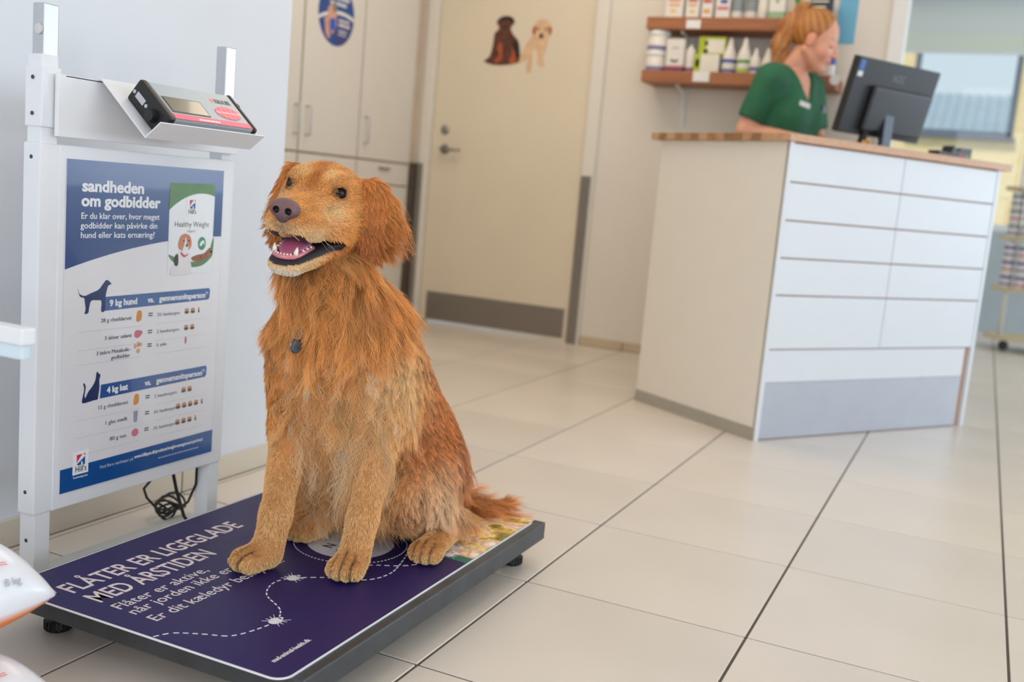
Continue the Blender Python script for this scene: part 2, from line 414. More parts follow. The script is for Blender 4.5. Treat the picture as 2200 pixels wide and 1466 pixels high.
# ------------------------------------------------------------------ counter
A = np.array([-.6374, 3.5473]); U = np.array([.55317, .83307]); V = np.array([-.83307, .55317])
MD = Matrix(((U[0], V[0], 0, A[0]), (U[1], V[1], 0, A[1]), (0, 0, 1, 0), (0, 0, 0, 1)))   # a along the front, b into depth
M_desk = pm('counter_white', (222, 226, 231), 0.42, var=0.008)
M_deskside = pm('counter_side', (238, 230, 217), 0.45, var=0.01)
L = 1.175
t = thing('reception_counter', 'white reception counter with slatted front panels and grey kick plate', 'counter', (A[0], A[1], 0))
b = MB(); b.box(0.0, 0.018, 0.0, 0.66, 0.045, 1.03, 0.001, M=MD); b.build('side_panel', M_deskside, t)
b = MB(); b.box(L-0.018, L, 0.0, 0.66, 0.0, 1.03, 0.001, M=MD); b.build('side_panel', M_desk, t)
b = MB(); b.box(0.0, 0.019, -0.004, 0.012, 0.0, 1.03, 0.001, M=MD); b.build('edge_strip', M_desk, t)
b = MB(); b.box(L-0.019, L+0.0005, -0.004, 0.012, 0.0, 1.03, 0.001, M=MD); b.build('edge_strip', M_desk, t)
b = MB(); b.box(-0.004, 0.018, 0.0, 0.66, 0.0, 0.045, 0.001, M=MD); b.build('plinth', pm('plinth_grey', (178, 172, 160), 0.4, metal=0.3, var=0.03), t)
b = MB(); b.box(0.02, L-0.02, 0.014, 0.03, 0.0, 1.03, M=MD); b.build('front_board', pm('board_edge', (206, 152, 116), 0.6, var=0.06, scale=30), t)
zs = [1.026, 0.896, 0.767, 0.639, 0.511, 0.324]
for r in range(5):
    for (a0, a1) in ((0.0205, 0.593), (0.597, L-0.0205)):
        b = MB(); b.box(a0, a1, -0.002, 0.0135, zs[r+1]+(0.0035 if r < 4 else 0.001), zs[r]-0.0015, 0.0008, M=MD, seg=1); b.build('front_panel', M_desk, t)
b = MB(); b.box(0.0205, 1.128, 0.004, 0.0138, 0.205, 0.320, 0.0008, M=MD, seg=1); b.build('lower_panel', M_desk, t)
b = MB(); b.box(0.0205, 1.125, 0.002, 0.0138, 0.004, 0.204, 0.0008, M=MD, seg=1); b.build('kick_plate', pm('kick_grey', (188, 192, 202), 0.4, metal=0.35, var=0.02), t)
b = MB(); b.box(0.02, L-0.02, 0.62, 0.64, 0.06, 0.50, M=MD); b.build('rear_panel', M_deskside, t)
# worktop of oak staves: each stave its own piece
t = thing('counter_worktop', 'oak stave worktop lying on the white reception counter', 'worktop', (A[0], A[1], 1.03))
woods = [wood('oak_a', (176, 130, 88), (198, 154, 112)), wood('oak_b', (150, 106, 66), (182, 138, 96)), wood('oak_c', (190, 146, 108), (206, 166, 128)), wood('oak_d', (138, 98, 62), (168, 124, 84))]
nst = 16
for i in range(nst):
    b0 = -0.018+i*(0.725/nst); b1 = b0+0.725/nst-0.0004
    if i == 0:
        b = MB(); b.box(-0.02, 1.222, b0, b1, 1.030, 1.056, 0.0015, M=MD, seg=1); b.build('stave', wood('oak_front', (196, 150, 116), (208, 166, 134)), t); continue
    cuts = [-0.02]+sorted(rnd.uniform(0.1, 1.1) for _ in range(3))+[1.222]
    for a0, a1 in zip(cuts, cuts[1:]):
        if a1-a0 < 0.004: continue
        b = MB(); b.box(a0, a1-0.0003, b0, b1, 1.030, 1.056, 0.0006, M=MD, seg=1); b.build('stave', rnd.choice(woods), t)

# monitor
yaw_m, tilt_m = math.radians(57.4), math.radians(13.5)
wd = Vector((math.cos(yaw_m), math.sin(yaw_m), 0)); nb = Vector((math.sin(yaw_m), -math.cos(yaw_m), 0)); up = Vector((0, 0, 1))*math.cos(tilt_m)+nb*math.sin(tilt_m)
ctr = Vector((-0.4328, 4.5213, 1.276))
MM = frame(ctr, wd, up)          # x right, y up, z toward the back side
t = thing('computer_monitor', 'black computer monitor seen from behind on the oak worktop', 'monitor', (ctr.x, ctr.y, 1.056))
M_mon = pm('monitor_shell', (34, 35, 39), 0.48, var=0.06, scale=40)
b = MB(); b.box(-0.255, 0.255, -0.15, 0.15, -0.034, 0.0, 0.004, M=MM); b.build('shell', M_mon, t)
b = MB(); b.box(-0.14, 0.235, -0.13, 0.052, 0.0, 0.022, 0.012, M=MM, seg=3); b.build('rear_housing', pm('monitor_housing', (40, 42, 47), 0.4, var=0.05), t)
b = MB(); b.box(-0.248, 0.248, -0.14, 0.144, -0.0355, -0.034, M=MM); b.build('screen', pm('screen_glow', (190, 205, 225), 0.2, emit=(190, 205, 225), estr=0.5), t)
b = MB(); b.box(-0.243, -0.215, 0.075, 0.095, 0.0, 0.0008, M=MM); b.build('sticker', pm('sticker_white', (225, 228, 235), 0.5), t)
b = MB(); b.box(-0.243, -0.215, 0.100, 0.138, 0.0, 0.0008, M=MM); b.build('sticker', pm('sticker_blue', (70, 110, 190), 0.5), t)
b = MB(); b.box(0.02, 0.07, -0.142, -0.128, 0.0, 0.0012, M=MM); b.build('sticker', M_white, t)
text('AOC', 0.042, MM @ Vector((-0.03, 0.078, 0.0004)), MM.to_3x3() @ Vector((1, 0, 0)), MM.to_3x3() @ Vector((0, 1, 0)), pm('logo_grey', (105, 105, 110), 0.4), t, width=0.075, bold=0.0006)
foot = ctr-up*0.12; foot = Vector((foot.x, foot.y, 1.056))+nb*0.025
b = MB(); b.box(-0.028, 0.028, -0.012, 0.012, 0.0, 0.18, 0.004, M=frame(foot, wd, -nb)); b.build('neck', pm('stand_grey', (70, 74, 84), 0.3, metal=0.5), t)
b = MB(); b.poly(rrect(-0.11, 0.11, -0.08, 0.08, 0.03), 0.010, frame(foot-nb*0.02, wd, -nb)); b.build('base', M_mon, t)
b = MB(); b.tube([foot+wd*-0.06+Vector((0, 0, .10)), foot+wd*-0.055+nb*0.03+Vector((0, 0, 0.03)), foot+wd*-0.02+nb*0.04+Vector((0, 0, 0.006)), foot+wd*0.03+Vector((0, 0, 0.012))], 0.004, 8); b.build('cable', M_black, t, True)
b = MB(); b.box(-0.115, -0.085, -0.19, -0.12, -0.006, 0.014, 0.003, M=MM); b.build('cable_plug', M_black, t)
# card holder, brass ornament
def desk_pt(a, b_, z): return Vector((A[0]+U[0]*a+V[0]*b_, A[1]+U[1]*a+V[1]*b_, z))
t = thing('leaflet_holder', 'small black holder at the right end of the oak worktop', 'holder', desk_pt(1.07, 0.2, 1.056))
Mh = frame(desk_pt(0.93, 0.16, 1.056), (U[0], U[1], 0), (0, 0, 1))
b = MB(); b.poly([(0.0, 0), (0.20, 0), (0.205, 0.052), (0.14, 0.05), (0.118, 0.034), (0.09, 0.055), (0.075, 0.025), (0.0, 0.03)], 0.05, Mh); b.build('body', M_black, t)
b = MB()
for i, c in enumerate(((0.13, 0.012), (0.13, 0.02))): b.box(0.125, 0.19, 0.010+i*0.009, 0.016+i*0.009, 0.0502, 0.0508, M=Mh)
b.build('print', pm('print_pink', (196, 70, 96), 0.5), t)
b = MB(); b.box(0.165, 0.19, 0.010, 0.025, 0.0509, 0.0513, M=Mh); b.build('print', pm('print_green', (90, 150, 70), 0.5), t)
t = thing('brass_ornament', 'tiny brass ornament with white base beside the monitor stand', 'ornament', desk_pt(0.50, 0.10, 1.056))
p = desk_pt(0.50, 0.10, 1.056)
b = MB(); b.lathe([(0.001, 0), (0.014, 0), (0.012, 0.008), (0.001, 0.009)], 16, Matrix.Translation(p)); b.build('base', M_white, t)
b = MB(); b.sphere((p.x-0.012, p.y-0.01, p.z+0.016), 0.008); b.sphere((p.x+0.004, p.y, p.z+0.022), 0.006); b.tube([(p.x, p.y, p.z+0.006), (p.x-0.004, p.y-0.004, p.z+0.026), (p.x, p.y, p.z+0.036)], 0.003, 8); b.build('figure', pm('brass', (206, 160, 84), 0.25, metal=0.9), t, True)

# ------------------------------------------------------------------ tall cabinets along the left alcove (fronts in the plane x = -3)
M_cab = pm('cabinet_front', (224, 219, 211), 0.45, var=0.01)
XC = -3.0
def handle(y, z0, z1, parent):
    b = MB(); b.tube([(XC, y, z1), (XC+0.026, y, z1), (XC+0.03, y, z1-0.006), (XC+0.03, y, z0+0.006), (XC+0.026, y, z0), (XC, y, z0)], 0.0045, 8)
    return b.build('handle', M_alu, parent, True)
labs = ['tall cream cabinet half hidden behind the white wall end', 'middle cream cabinet with a round blue sticker on its door', 'tall cream cabinet next to the door with a drawer at waist height']
units = [(3.53, 4.042), (4.048, 4.547), (4.553, 5.08)]
for i, (y0, y1) in enumerate(units):
    t = thing('tall_cabinet', labs[i], 'cabinet', (XC-0.25, (y0+y1)/2, 0), 'tall cream cabinets in the alcove')
    b = MB(); b.box(XC-0.50, XC-0.019, y0, y1, 0.0, 2.2); b.build('carcass', M_brown_edge, t)
    b = MB(); b.box(XC-0.018, XC, y0+0.004, y1-0.004, 0.886, 2.19, 0.001); d1 = b.build('door', M_cab, t)
    b = MB(); b.box(XC-0.018, XC, y0+0.004, y1-0.004, 0.760, 0.876, 0.001); d2 = b.build('drawer', M_cab, t)
    b = MB(); b.box(XC-0.018, XC, y0+0.004, y1-0.004, 0.08, 0.752, 0.001); b.build('lower_door', M_cab, t)
    b = MB(); b.box(XC-0.045, XC-0.02, y0, y1, 0.0, 0.078); b.build('plinth', pm('plinth_brown', (150, 140, 128), 0.5), t)
    hy = {0: y1-0.035, 1: y0+0.048, 2: y0+0.050}[i]
    handle(hy, 0.962, 1.096, d1)
    b = MB(); b.box(XC, XC+0.012, (y0+y1)/2-0.055, (y0+y1)/2+0.055, 0.838, 0.848, 0.003); b.build('drawer_pull', M_steel, d2)
# end filler between cabinets and rear wall
b = MB(); b.box(XC-0.5, XC-0.004, 5.085, 5.144, 0.0, 2.2); tag(b.build('filler_strip', pm('filler_tan', (214, 196, 176), 0.5)), 'narrow tan filler strip between the tall cabinets and the door', 'filler')
# round sticker
t = thing('round_sticker', 'round blue sticker with white lettering on the middle cabinet door', 'sticker', (XC, 4.296, 1.55))
MS = frame((XC+0.0004, 4.296, 1.555), (0, 1, 0), (0, 0, 1)); R = 0.150
M_sblue = pm('sticker_navy', (38, 76, 146), 0.45, var=0.03)
b = MB(); b.poly(ellipse(0, 0, R, R, 56), 0.0008, MS); b.build('disc', M_sblue, t)
sw = []
for i in range(15):
    x = -R*0.985+i*(1.97*R)/14; sw.append((x, 0.018-0.030*((x-0.04)/R)**2))
band = [(x, y) for x, y in sw]+[(x, y-0.016) for x, y in sw[::-1]]
b = MB(); b.poly(band, 0.0012, MS); b.build('swoosh', M_white, t)
low = [(R*math.cos(a), R*math.sin(a)) for a in [math.radians(-6-168*i/20) for i in range(21)]]
b = MB(); b.poly([(0.03, -0.02), (0.145, -0.02)]+[(0.145*math.cos(math.radians(-10-74*i/8)), 0.145*math.sin(math.radians(-10-74*i/8))) for i in range(9)]+[(0.0, -0.12)], 0.0010, MS); b.build('lower_field', pm('sticker_indigo', (58, 64, 128), 0.45), t)
b = MB(); b.poly([(-0.075, 0.02), (-0.035, 0.05), (0.0, 0.02), (0.0, -0.06), (-0.03, -0.10), (-0.07, -0.06)], 0.0014, MS); b.poly([(-0.10, -0.03), (-0.075, -0.02), (-0.045, -0.11), (-0.06, -0.125), (-0.085, -0.10)], 0.0014, MS)
b.build('picture', pm('skin_print', (214, 160, 140), 0.5), t)
b = MB(); b.poly([(-0.055, -0.03), (-0.01, -0.02), (-0.006, -0.075), (-0.05, -0.085)], 0.0017, MS); b.build('picture', pm('blue_print', (40, 90, 190), 0.5), t)
b = MB(); b.poly(ellipse(-0.02, 0.03, 0.018, 0.026, 16), 0.0017, MS); b.build('picture', pm('grey_print', (130, 130, 125), 0.5), t)
def squiggle(x, y, w, hh):
    """a line of print too blurred to read: bars of uneven height"""
    b = MB(); q = x
    while q < x+w-0.004:
        d = rnd.uniform(0.006, 0.014); b.poly([(q, y), (q+d, y), (q+d, y+hh*rnd.uniform(.6, 1)), (q, y+hh*rnd.uniform(.6, 1))], 0.0016, MS); q += d+0.003
    b.build('print_line', M_white, t)
squiggle(-0.06, 0.100, 0.12, 0.018); squiggle(-0.105, 0.070, 0.20, 0.020); squiggle(-0.06, 0.042, 0.13, 0.018)
squiggle(0.02, -0.030, 0.09, 0.015); squiggle(0.02, -0.052, 0.095, 0.017); squiggle(0.02, -0.078, 0.07, 0.010); squiggle(0.02, -0.094, 0.06, 0.008)

# puppies sticker on the door
def blob(pts, n=4):
    """closed Catmull-Rom outline"""
    out = []; m = len(pts)
    for i in range(m):
        p0, p1, p2, p3 = [np.array(pts[(i+k-1) % m]) for k in range(4)]
        for j in range(n):
            s = j/n
            out.append(tuple(0.5*((2*p1)+(p2-p0)*s+(2*p0-5*p1+4*p2-p3)*s*s+(3*p1-p0-3*p2+p3)*s**3)))
    return out
t = thing('puppy_sticker', 'wall sticker of two sitting puppies on the cream door', 'sticker', (-2.42, 5.149, 1.45))
MP = frame((-2.615, 5.1494, 1.445), (1, 0, 0), (0, 0, 1))
M_pd = pm('puppy_dark', (92, 52, 34), 0.6, var=0.55, scale=45); M_pl = pm('puppy_light', (222, 184, 146), 0.6, var=0.12, scale=30); M_pk = pm('puppy_black', (40, 28, 24), 0.6); M_pw = pm('puppy_red', (176, 84, 48), 0.6, var=0.3, scale=60)
dark = blob([(0.0, 0.025), (0.03, 0.05), (0.045, 0.11), (0.05, 0.17), (0.075, 0.20), (0.058, 0.235), (0.09, 0.262), (0.14, 0.262), (0.165, 0.235), (0.145, 0.20), (0.165, 0.165), (0.195, 0.135), (0.21, 0.08), (0.215, 0.03), (0.17, 0.012), (0.10, 0.004), (0.04, 0.008)])
b = MB(); b.poly(dark, 0.0006, MP); b.build('dark_puppy', M_pd, t)
b = MB(); b.poly(blob([(0.06, 0.02), (0.085, 0.06), (0.075, 0.10), (0.09, 0.13), (0.105, 0.09), (0.10, 0.03)]), 0.0009, MP); b.poly(blob([(0.15, 0.02), (0.165, 0.07), (0.155, 0.11), (0.18, 0.07), (0.19, 0.025)]), 0.0009, MP); b.build('dark_puppy_markings', M_pw, t)
b = MB(); b.poly(blob([(0.058, 0.215), (0.09, 0.255), (0.14, 0.255), (0.167, 0.225), (0.14, 0.235), (0.115, 0.245), (0.08, 0.232)]), 0.0009, MP); b.poly(blob([(0.165, 0.06), (0.17, 0.13), (0.195, 0.13), (0.21, 0.08), (0.20, 0.04)]), 0.0008, MP); b.build('dark_puppy_shade', M_pk, t)
light = blob([(0.21, 0.03), (0.235, 0.10), (0.265, 0.15), (0.285, 0.175), (0.275, 0.20), (0.29, 0.235), (0.33, 0.25), (0.365, 0.235), (0.385, 0.20), (0.37, 0.165), (0.365, 0.11), (0.345, 0.05), (0.36, 0.012), (0.335, 0.004), (0.315, 0.03), (0.31, 0.09), (0.285, 0.08), (0.285, -0.02), (0.255, -0.022), (0.26, 0.05), (0.24, 0.03)])
b = MB(); b.poly(light, 0.0011, MP); b.build('light_puppy', M_pl, t)
b = MB(); b.poly(ellipse(0.327, 0.163, 0.012, 0.014, 14), 0.0015, MP); b.poly(ellipse(0.308, 0.20, 0.006, 0.006, 10), 0.0015, MP); b.poly(ellipse(0.352, 0.20, 0.006, 0.006, 10), 0.0015, MP); b.build('light_puppy_face', M_pk, t)
b = MB(); b.poly(blob([(0.272, 0.19), (0.285, 0.215), (0.298, 0.20), (0.285, 0.165)]), 0.0014, MP); b.poly(blob([(0.368, 0.215), (0.385, 0.20), (0.378, 0.165), (0.366, 0.19)]), 0.0014, MP); b.build('light_puppy_ears', M_pw, t)

# ------------------------------------------------------------------ wall shelves with products
M_shelf = wood('shelf_wood', (150, 92, 58), (172, 112, 74), 0.5, (4, 50, 50))
def wall_shelf(z0, z1, lab, x0, x1):
    t = thing('wall_shelf', lab, 'shelf', ((x0+x1)/2, 5.05, z0), 'wooden wall shelves')
    b = MB(); b.box(x0, x1, 4.93, 5.145, z0, z1, 0.004); b.build('board', M_shelf, t)
    for x in (x0+0.17, x1-0.2):
        b = MB(); b.tube([(x, 4.98, z0-0.004), (x, 5.05, z0-0.012), (x, 5.105, z0-0.04), (x, 5.132, z0-0.10), (x, 5.136, z0-0.17)], 0.008, 8)
        b.box(x-0.011, x+0.011, 5.138, 5.1448, z0-0.19, z0-0.01, 0.001); b.build('bracket', M_white, t)
    return t
s1 = wall_shelf(1.618, 1.676, 'upper wooden wall shelf carrying cartons and tall bottles', -1.640, -0.80)
s2 = wall_shelf(1.367, 1.424, 'lower wooden wall shelf carrying tubs and dropper bottles', -1.640, -0.715)
b = MB(); b.box(-1.44, -1.37, 4.9265, 4.9295, 1.622, 1.662); b.build('price_label', M_white, s1)
b = MB(); b.box(-1.38, -1.30, 4.9265, 4.9295, 1.376, 1.424); b.build('price_label', M_white, s2)
b = MB(); b.box(-0.99, -0.95, 4.9265, 4.9295, 1.628, 1.668); b.build('price_label', M_white, s1)
b = MB(); b.lathe([(0.001, 0), (0.022, 0), (0.022, 0.006), (0.001, 0.006)], 20, frame((-0.722, 4.928, 1.405), (1, 0, 0), (0, 0, 1))); b.build('price_label', M_white, s2)
PRINT = {k: pm('print_'+k, c, 0.5, var=0.05) for k, c in dict(orange=(222, 158, 96), red=(190, 78, 60), blue=(70, 88, 160), green=(60, 130, 80), purple=(120, 50, 96), grey=(140, 148, 150), dark=(44, 44, 48), lime=(176, 190, 40), teal=(70, 140, 150), paleg=(150, 180, 140), cream=(232, 224, 210), violet=(120, 110, 160), yellow=(226, 190, 90), rose=(206, 120, 130), sky=(110, 180, 210)).items()}
M_prod = pm('product_white', (228, 222, 214), 0.4, var=0.01)
def carton(x0, x1, z0, z1, y, dep, lab, bands, body=None, group='products on the wall shelves', marks=()):
    t = thing('carton', lab, 'carton', ((x0+x1)/2, y+dep/2, z0), group)
    b = MB(); b.box(x0, x1, y, y+dep, z0, z1, 0.0015); b.build('box', body or M_prod, t)
    for (f0, f1, k) in bands:
        b = MB(); b.box(x0-0.0004, x1+0.0004, y-0.0005, y+dep*0.98, z0+(z1-z0)*f0+0.0005, z0+(z1-z0)*f1-0.0005); b.build('printed_band', PRINT[k], t)
    for (u0, u1, f0, f1, k) in marks:
        b = MB(); b.box(x0+(x1-x0)*u0, x0+(x1-x0)*u1, y-0.0009, y, z0+(z1-z0)*f0, z0+(z1-z0)*f1); b.build('printed_mark', PRINT[k], t)
    return t
def bottle(x, y, z0, prof, lab, band=None, cap=None, group='products on the wall shelves', body=None, seg=20, cat='bottle', name='bottle', mark=None):
    t = thing(name, lab, cat, (x, y, z0), group)
    M0 = Matrix.Translation((x, y, z0))
    b = MB(); b.lathe(prof, seg, M0); b.build('body', body or M_prod, t, True)
    if band:
        for (za, zb, k) in band:
            r = max(pr for pr, pz in prof if pz <= zb+1e-6)
            b = MB(); b.lathe([(r+0.0006, za), (r+0.0006, zb)], seg, M0, cap=False); b.build('label', PRINT[k], t, True)
    if cap:
        b = MB(); b.lathe(cap, seg, M0); b.build('cap', M_white, t, True)
    return t
Z1, Z2 = 1.677, 1.425
carton(-1.555, -1.470, Z1, Z1+0.17, 4.945, 0.06, 'white carton with orange print, leftmost on the upper shelf', [], marks=[(0.15, 0.85, .42, .50, 'orange'), (.2, .8, .30, .36, 'orange'), (.3, .6, .12, .22, 'yellow')])
carton(-1.455, -1.390, Z1, Z1+0.17, 4.945, 0.06, 'white carton with a red stripe, second on the upper shelf', [], marks=[(0.15, 0.85, .42, .50, 'red'), (.2, .8, .30, .36, 'orange'), (.3, .7, .12, .2, 'yellow')])
carton(-1.378, -1.326, Z1, Z1+0.16, 4.945, 0.06, 'narrow white carton with red print, third on the upper shelf', [], marks=[(0.1, 0.9, .42, .52, 'red'), (.2, .8, .12, .24, 'orange')])
carton(-1.310, -1.243, Z1, Z1+0.16, 4.945, 0.06, 'white carton with rose and blue print on the upper shelf', [], marks=[(0.1, 0.9, .22, .32, 'rose'), (.3, .8, .40, .52, 'blue')])
def pbottle(r, h, neck=0.4): return [(0.001, 0), (r*0.94, 0), (r, 0.004), (r, h*0.78), (r*0.9, h*0.84), (r*neck, h*0.9), (r*neck, h), (0.001, h)]
bottle(-1.212, 4.975, Z1, pbottle(0.029, 0.16), 'pale bottle with grey label, left of the pair on the upper shelf', band=[(0.03, 0.09, 'grey')])
bottle(-1.148, 4.975, Z1, pbottle(0.029, 0.16), 'pale bottle with dark grey label, right of the pair on the upper shelf', band=[(0.03, 0.075, 'grey'), (0.077, 0.085, 'dark')])
bottle(-1.092, 4.975, Z1, pbottle(0.026, 0.15), 'slim cream bottle before the pale green carton on the upper shelf', band=[(0.03, 0.07, 'cream')])
carton(-1.060, -0.988, Z1, Z1+0.17, 4.945, 0.055, 'cream carton with green paw print and green foot', [(0.0, 0.18, 'paleg')], marks=[(.28, .42, .52, .60, 'green'), (.58, .72, .52, .60, 'green'), (.42, .58, .40, .50, 'green'), (.42, .58, .56, .64, 'green')])
# small plant
t = thing('potted_plant', 'small green plant in a white pot on the upper shelf', 'plant', (-0.938, 4.975, Z1))
b = MB(); b.lathe([(0.001, 0), (0.018, 0), (0.026, 0.05), (0.023, 0.05), (0.018, 0.044), (0.001, 0.044)], 20, Matrix.Translation((-0.938, 4.975, Z1))); b.build('pot', M_prod, t, True)
for k in range(18):
    a = rnd.uniform(0, 6.28); l = rnd.uniform(0.04, 0.08); o_ = rnd.uniform(0.2, 0.55)
    p0 = Vector((-0.938, 4.975, Z1+0.045)); p1 = p0+Vector((math.cos(a)*l*o_*.5, math.sin(a)*l*o_*.5, l*.7)); p2 = p0+Vector((math.cos(a)*l*o_, math.sin(a)*l*o_, l))
    sd_ = Vector((-math.sin(a), math.cos(a), 0))*0.005
    b = MB(); v = [b.bm.verts.new(q) for q in (p0-sd_*.4, p0+sd_*.4, p1+sd_, p2, p1-sd_)]; b.bm.faces.new(v); b.build('leaf', PRINT['green'], t)
# leaflets behind the woman
carton(-0.885, -0.795, Z1-0.02+0.02, Z1+0.12, 5.0, 0.10, 'dark display box with small golden print at the upper shelf end', [], body=PRINT['dark'], marks=[(.05, .9, .7, .76, 'cream'), (.1, .8, .5, .55, 'cream'), (.1, .8, .3, .35, 'cream'), (.7, .95, .1, .25, 'rose')])
t = thing('leaflet', 'light blue leaflet hanging on the wall at the shelf end', 'leaflet', (-0.73, 5.14, 1.62)); b = MB(); b.box(-0.775, -0.690, 5.1405, 5.1448, 1.60, 1.88, 0.001); b.build('sheet', PRINT['sky'], t)
# lower shelf
tub = [(0.001, 0), (0.046, 0), (0.048, 0.004), (0.048, 0.07), (0.001, 0.07)]; tcap = [(0.001, 0.07), (0.050, 0.07), (0.051, 0.075), (0.051, 0.090), (0.046, 0.096), (0.001, 0.096)]
bottle(-1.590, 4.985, Z2, tub, 'white tub with purple band, bottom of the stack of two', band=[(0.003, 0.018, 'violet')], cap=tcap, cat='tub', name='tub')
bottle(-1.586, 4.990, Z2+0.0965, [(r*1.1, z) for r, z in tub], 'white tub with purple band, top of the stack of two', band=[(0.003, 0.02, 'violet')], cap=[(r*1.1, z) for r, z in tcap], cat='tub', name='tub')
carton(-1.528, -1.440, Z2, Z2+0.150, 4.94, 0.06, 'tall white carton with plum foot band and black mark', [(0.0, 0.11, 'purple'), (0.11, 0.17, 'rose')], marks=[(.3, .42, .28, .36, 'dark'), (.42, .66, .26, .32, 'dark'), (.6, .7, .30, .36, 'dark'), (.3, .7, .7, .73, 'grey')])
bottle(-1.415, 4.975, Z2, pbottle(0.025, 0.125), 'small white bottle between the plum carton and the lime boxes', band=[(0.004, 0.018, 'purple')])
carton(-1.385, -1.265, Z2, Z2+0.082, 4.94, 0.05, 'white and lime box, lower of the two stacked lime boxes', [], marks=[(0, .25, 0, 1, 'lime'), (.06, .2, .25, .7, 'cream'), (.35, .95, .1, .9, 'cream')])
carton(-1.375, -1.245, Z2+0.083, Z2+0.165, 4.955, 0.05, 'lime green box with black figure, upper of the two stacked lime boxes', [], body=PRINT['lime'], marks=[(.3, .95, .1, .85, 'cream'), (.2, .36, .05, .3, 'dark'), (.22, .34, .5, .75, 'dark')])
def dropper(r, h): return [(0.001, 0), (r*0.95, 0), (r, 0.004), (r, h*0.42), (r*0.86, h*0.56), (r*0.55, h*0.72), (r*0.42, h*0.8), (r*0.26, h*0.99), (0.001, h)]
bottle(-1.224, 4.972, Z2, dropper(0.034, 0.165), 'large dropper bottle with blue foot and blue mark', band=[(0.004, 0.016, 'blue'), (0.045, 0.062, 'blue')])
bottle(-1.152, 4.965, Z2, dropper(0.034, 0.165), 'large dropper bottle with green foot and green mark', band=[(0.004, 0.02, 'lime'), (0.045, 0.06, 'green')])
bottle(-1.098, 4.965, Z2, dropper(0.027, 0.118), 'small dropper bottle, left of the blue labelled pair', band=[(0.01, 0.03, 'violet')])
bottle(-1.042, 4.965, Z2, dropper(0.027, 0.118), 'small dropper bottle, right of the blue labelled pair', band=[(0.01, 0.032, 'blue')])
bottle(-0.985, 4.965, Z2, dropper(0.027, 0.118), 'small dropper bottle with cream label beside the woman', band=[(0.01, 0.04, 'cream')])
bottle(-0.925, 4.965, Z2, dropper(0.027, 0.118), 'small dropper bottle half hidden behind the woman', band=[(0.01, 0.04, 'cream')])
bottle(-0.757, 4.965, Z2, pbottle(0.024, 0.11), 'white bottle with blue upper half at the lower shelf end', band=[(0.05, 0.085, 'blue')])

# ------------------------------------------------------------------ wheeled rack by the far window
t = thing('display_rack', 'wheeled display rack with pale wooden oval shelves by the window', 'rack', (0.52, 7.8, 0))
M_rack = pm('rack_wood', (214, 196, 160), 0.5, var=0.04)
for z in (0.075, 0.405, 0.745, 1.078):
    b = MB(); b.poly(ellipse(0.53, 7.8, 0.46, 0.26, 40), 0.025, Matrix.Translation((0, 0, z))); b.build('shelf', M_rack, t)
for (x, y) in ((0.17, 7.78), (0.53, 7.98), (0.89, 7.80)):
    b = MB(); b.tube([(x, y, 0.10), (x, y, 1.75)], 0.018, 12); b.build('post', M_white, t, True)
for (x, y) in ((0.20, 7.72), (0.53, 7.60), (0.86, 7.72), (0.53, 8.0)):
    b = MB(); b.lathe([(0.004, -0.012), (0.03, -0.012), (0.034, 0), (0.03, 0.012), (0.004, 0.012)], 16, frame((x, y, 0.034), (1, 0, 0), (0, 0, 1))); b.box(x-0.012, x+0.012, y-0.02, y+0.02, 0.05, 0.075); b.build('caster', M_black, t)
can = [(0.001, 0), (0.036, 0), (0.038, 0.003), (0.038, 0.095), (0.036, 0.098), (0.001, 0.098)]
row_names = {0.431: 'lower', 0.771: 'middle'}
cols = [(0.155, 7.69), (0.24, 7.64), (0.33, 7.61), (0.42, 7.60), (0.51, 7.60)]
side = ['leftmost', 'second', 'third', 'fourth', 'fifth']
for z0, nm in row_names.items():
    for ci, (x, y) in enumerate(cols):
        for k in range(3):
            bottle(x, y, z0+k*0.0985, can, '%s can in the %s column on the %s rack shelf' % (['bottom', 'middle', 'top'][k], side[ci], nm), band=[(0.016, 0.030, 'rose' if (ci+k) % 2 else 'violet'), (0.056, 0.080, 'violet' if z0 < 0.5 else 'grey')], cat='can', name='food_can', group='cans on the wheeled rack', seg=16)
# ------------------------------------------------------------------ display stand with poster
XS = -1.45
t = thing('scale_stand', 'white metal stand with poster panel beside the floor scale', 'stand', (-1.47, 1.48, 0))
def post(y0, y1, right):
    b = MB(); b.box(-1.487, XS-0.001, y0+0.004, y1-0.004, 0.012, 0.166, 0.002); b.build('leg', M_whitep, t)
    b = MB(); b.box(-1.489, XS+0.0005, y0, y1, 0.150, 0.799, 0.0025); b.build('post_sleeve', M_whitep, t)
    b = MB(); b.box(-1.486, XS-0.003, y0+0.004, y1-0.004, 0.795, 0.828, 0.002); b.build('inner_tube', M_whitep, t)
    b = MB(); b.box(-1.489, XS+0.0005, y0+0.001, y1-0.001, 0.8255, 0.925, 0.0025); b.build('top_sleeve', M_whitep, t)
    b = MB(); b.box(-1.486, XS-0.004, y0+0.004, y1-0.004, 0.92, 0.945 if not right else 0.93, 0.002); b.build('collar', M_whitep, t)
    b = MB(); b.box(-1.481, XS-0.005, y0+0.007, y1-0.004, 0.94 if not right else 0.925, 1.0275, 0.002); b.build('top_tube', M_alu, t)
post(1.251, 1.293, False); post(1.700, 1.741, True)
b = MB(); b.lathe([(0.001, 0), (0.0085, 0), (0.0085, 0.003), (0.001, 0.004)], 20, frame((-1.464, 1.2575, 0.985), (1, 0, 0), (0, 0, 1))); b.build('button', pm('cap_grey', (205, 206, 204), 0.5), t)
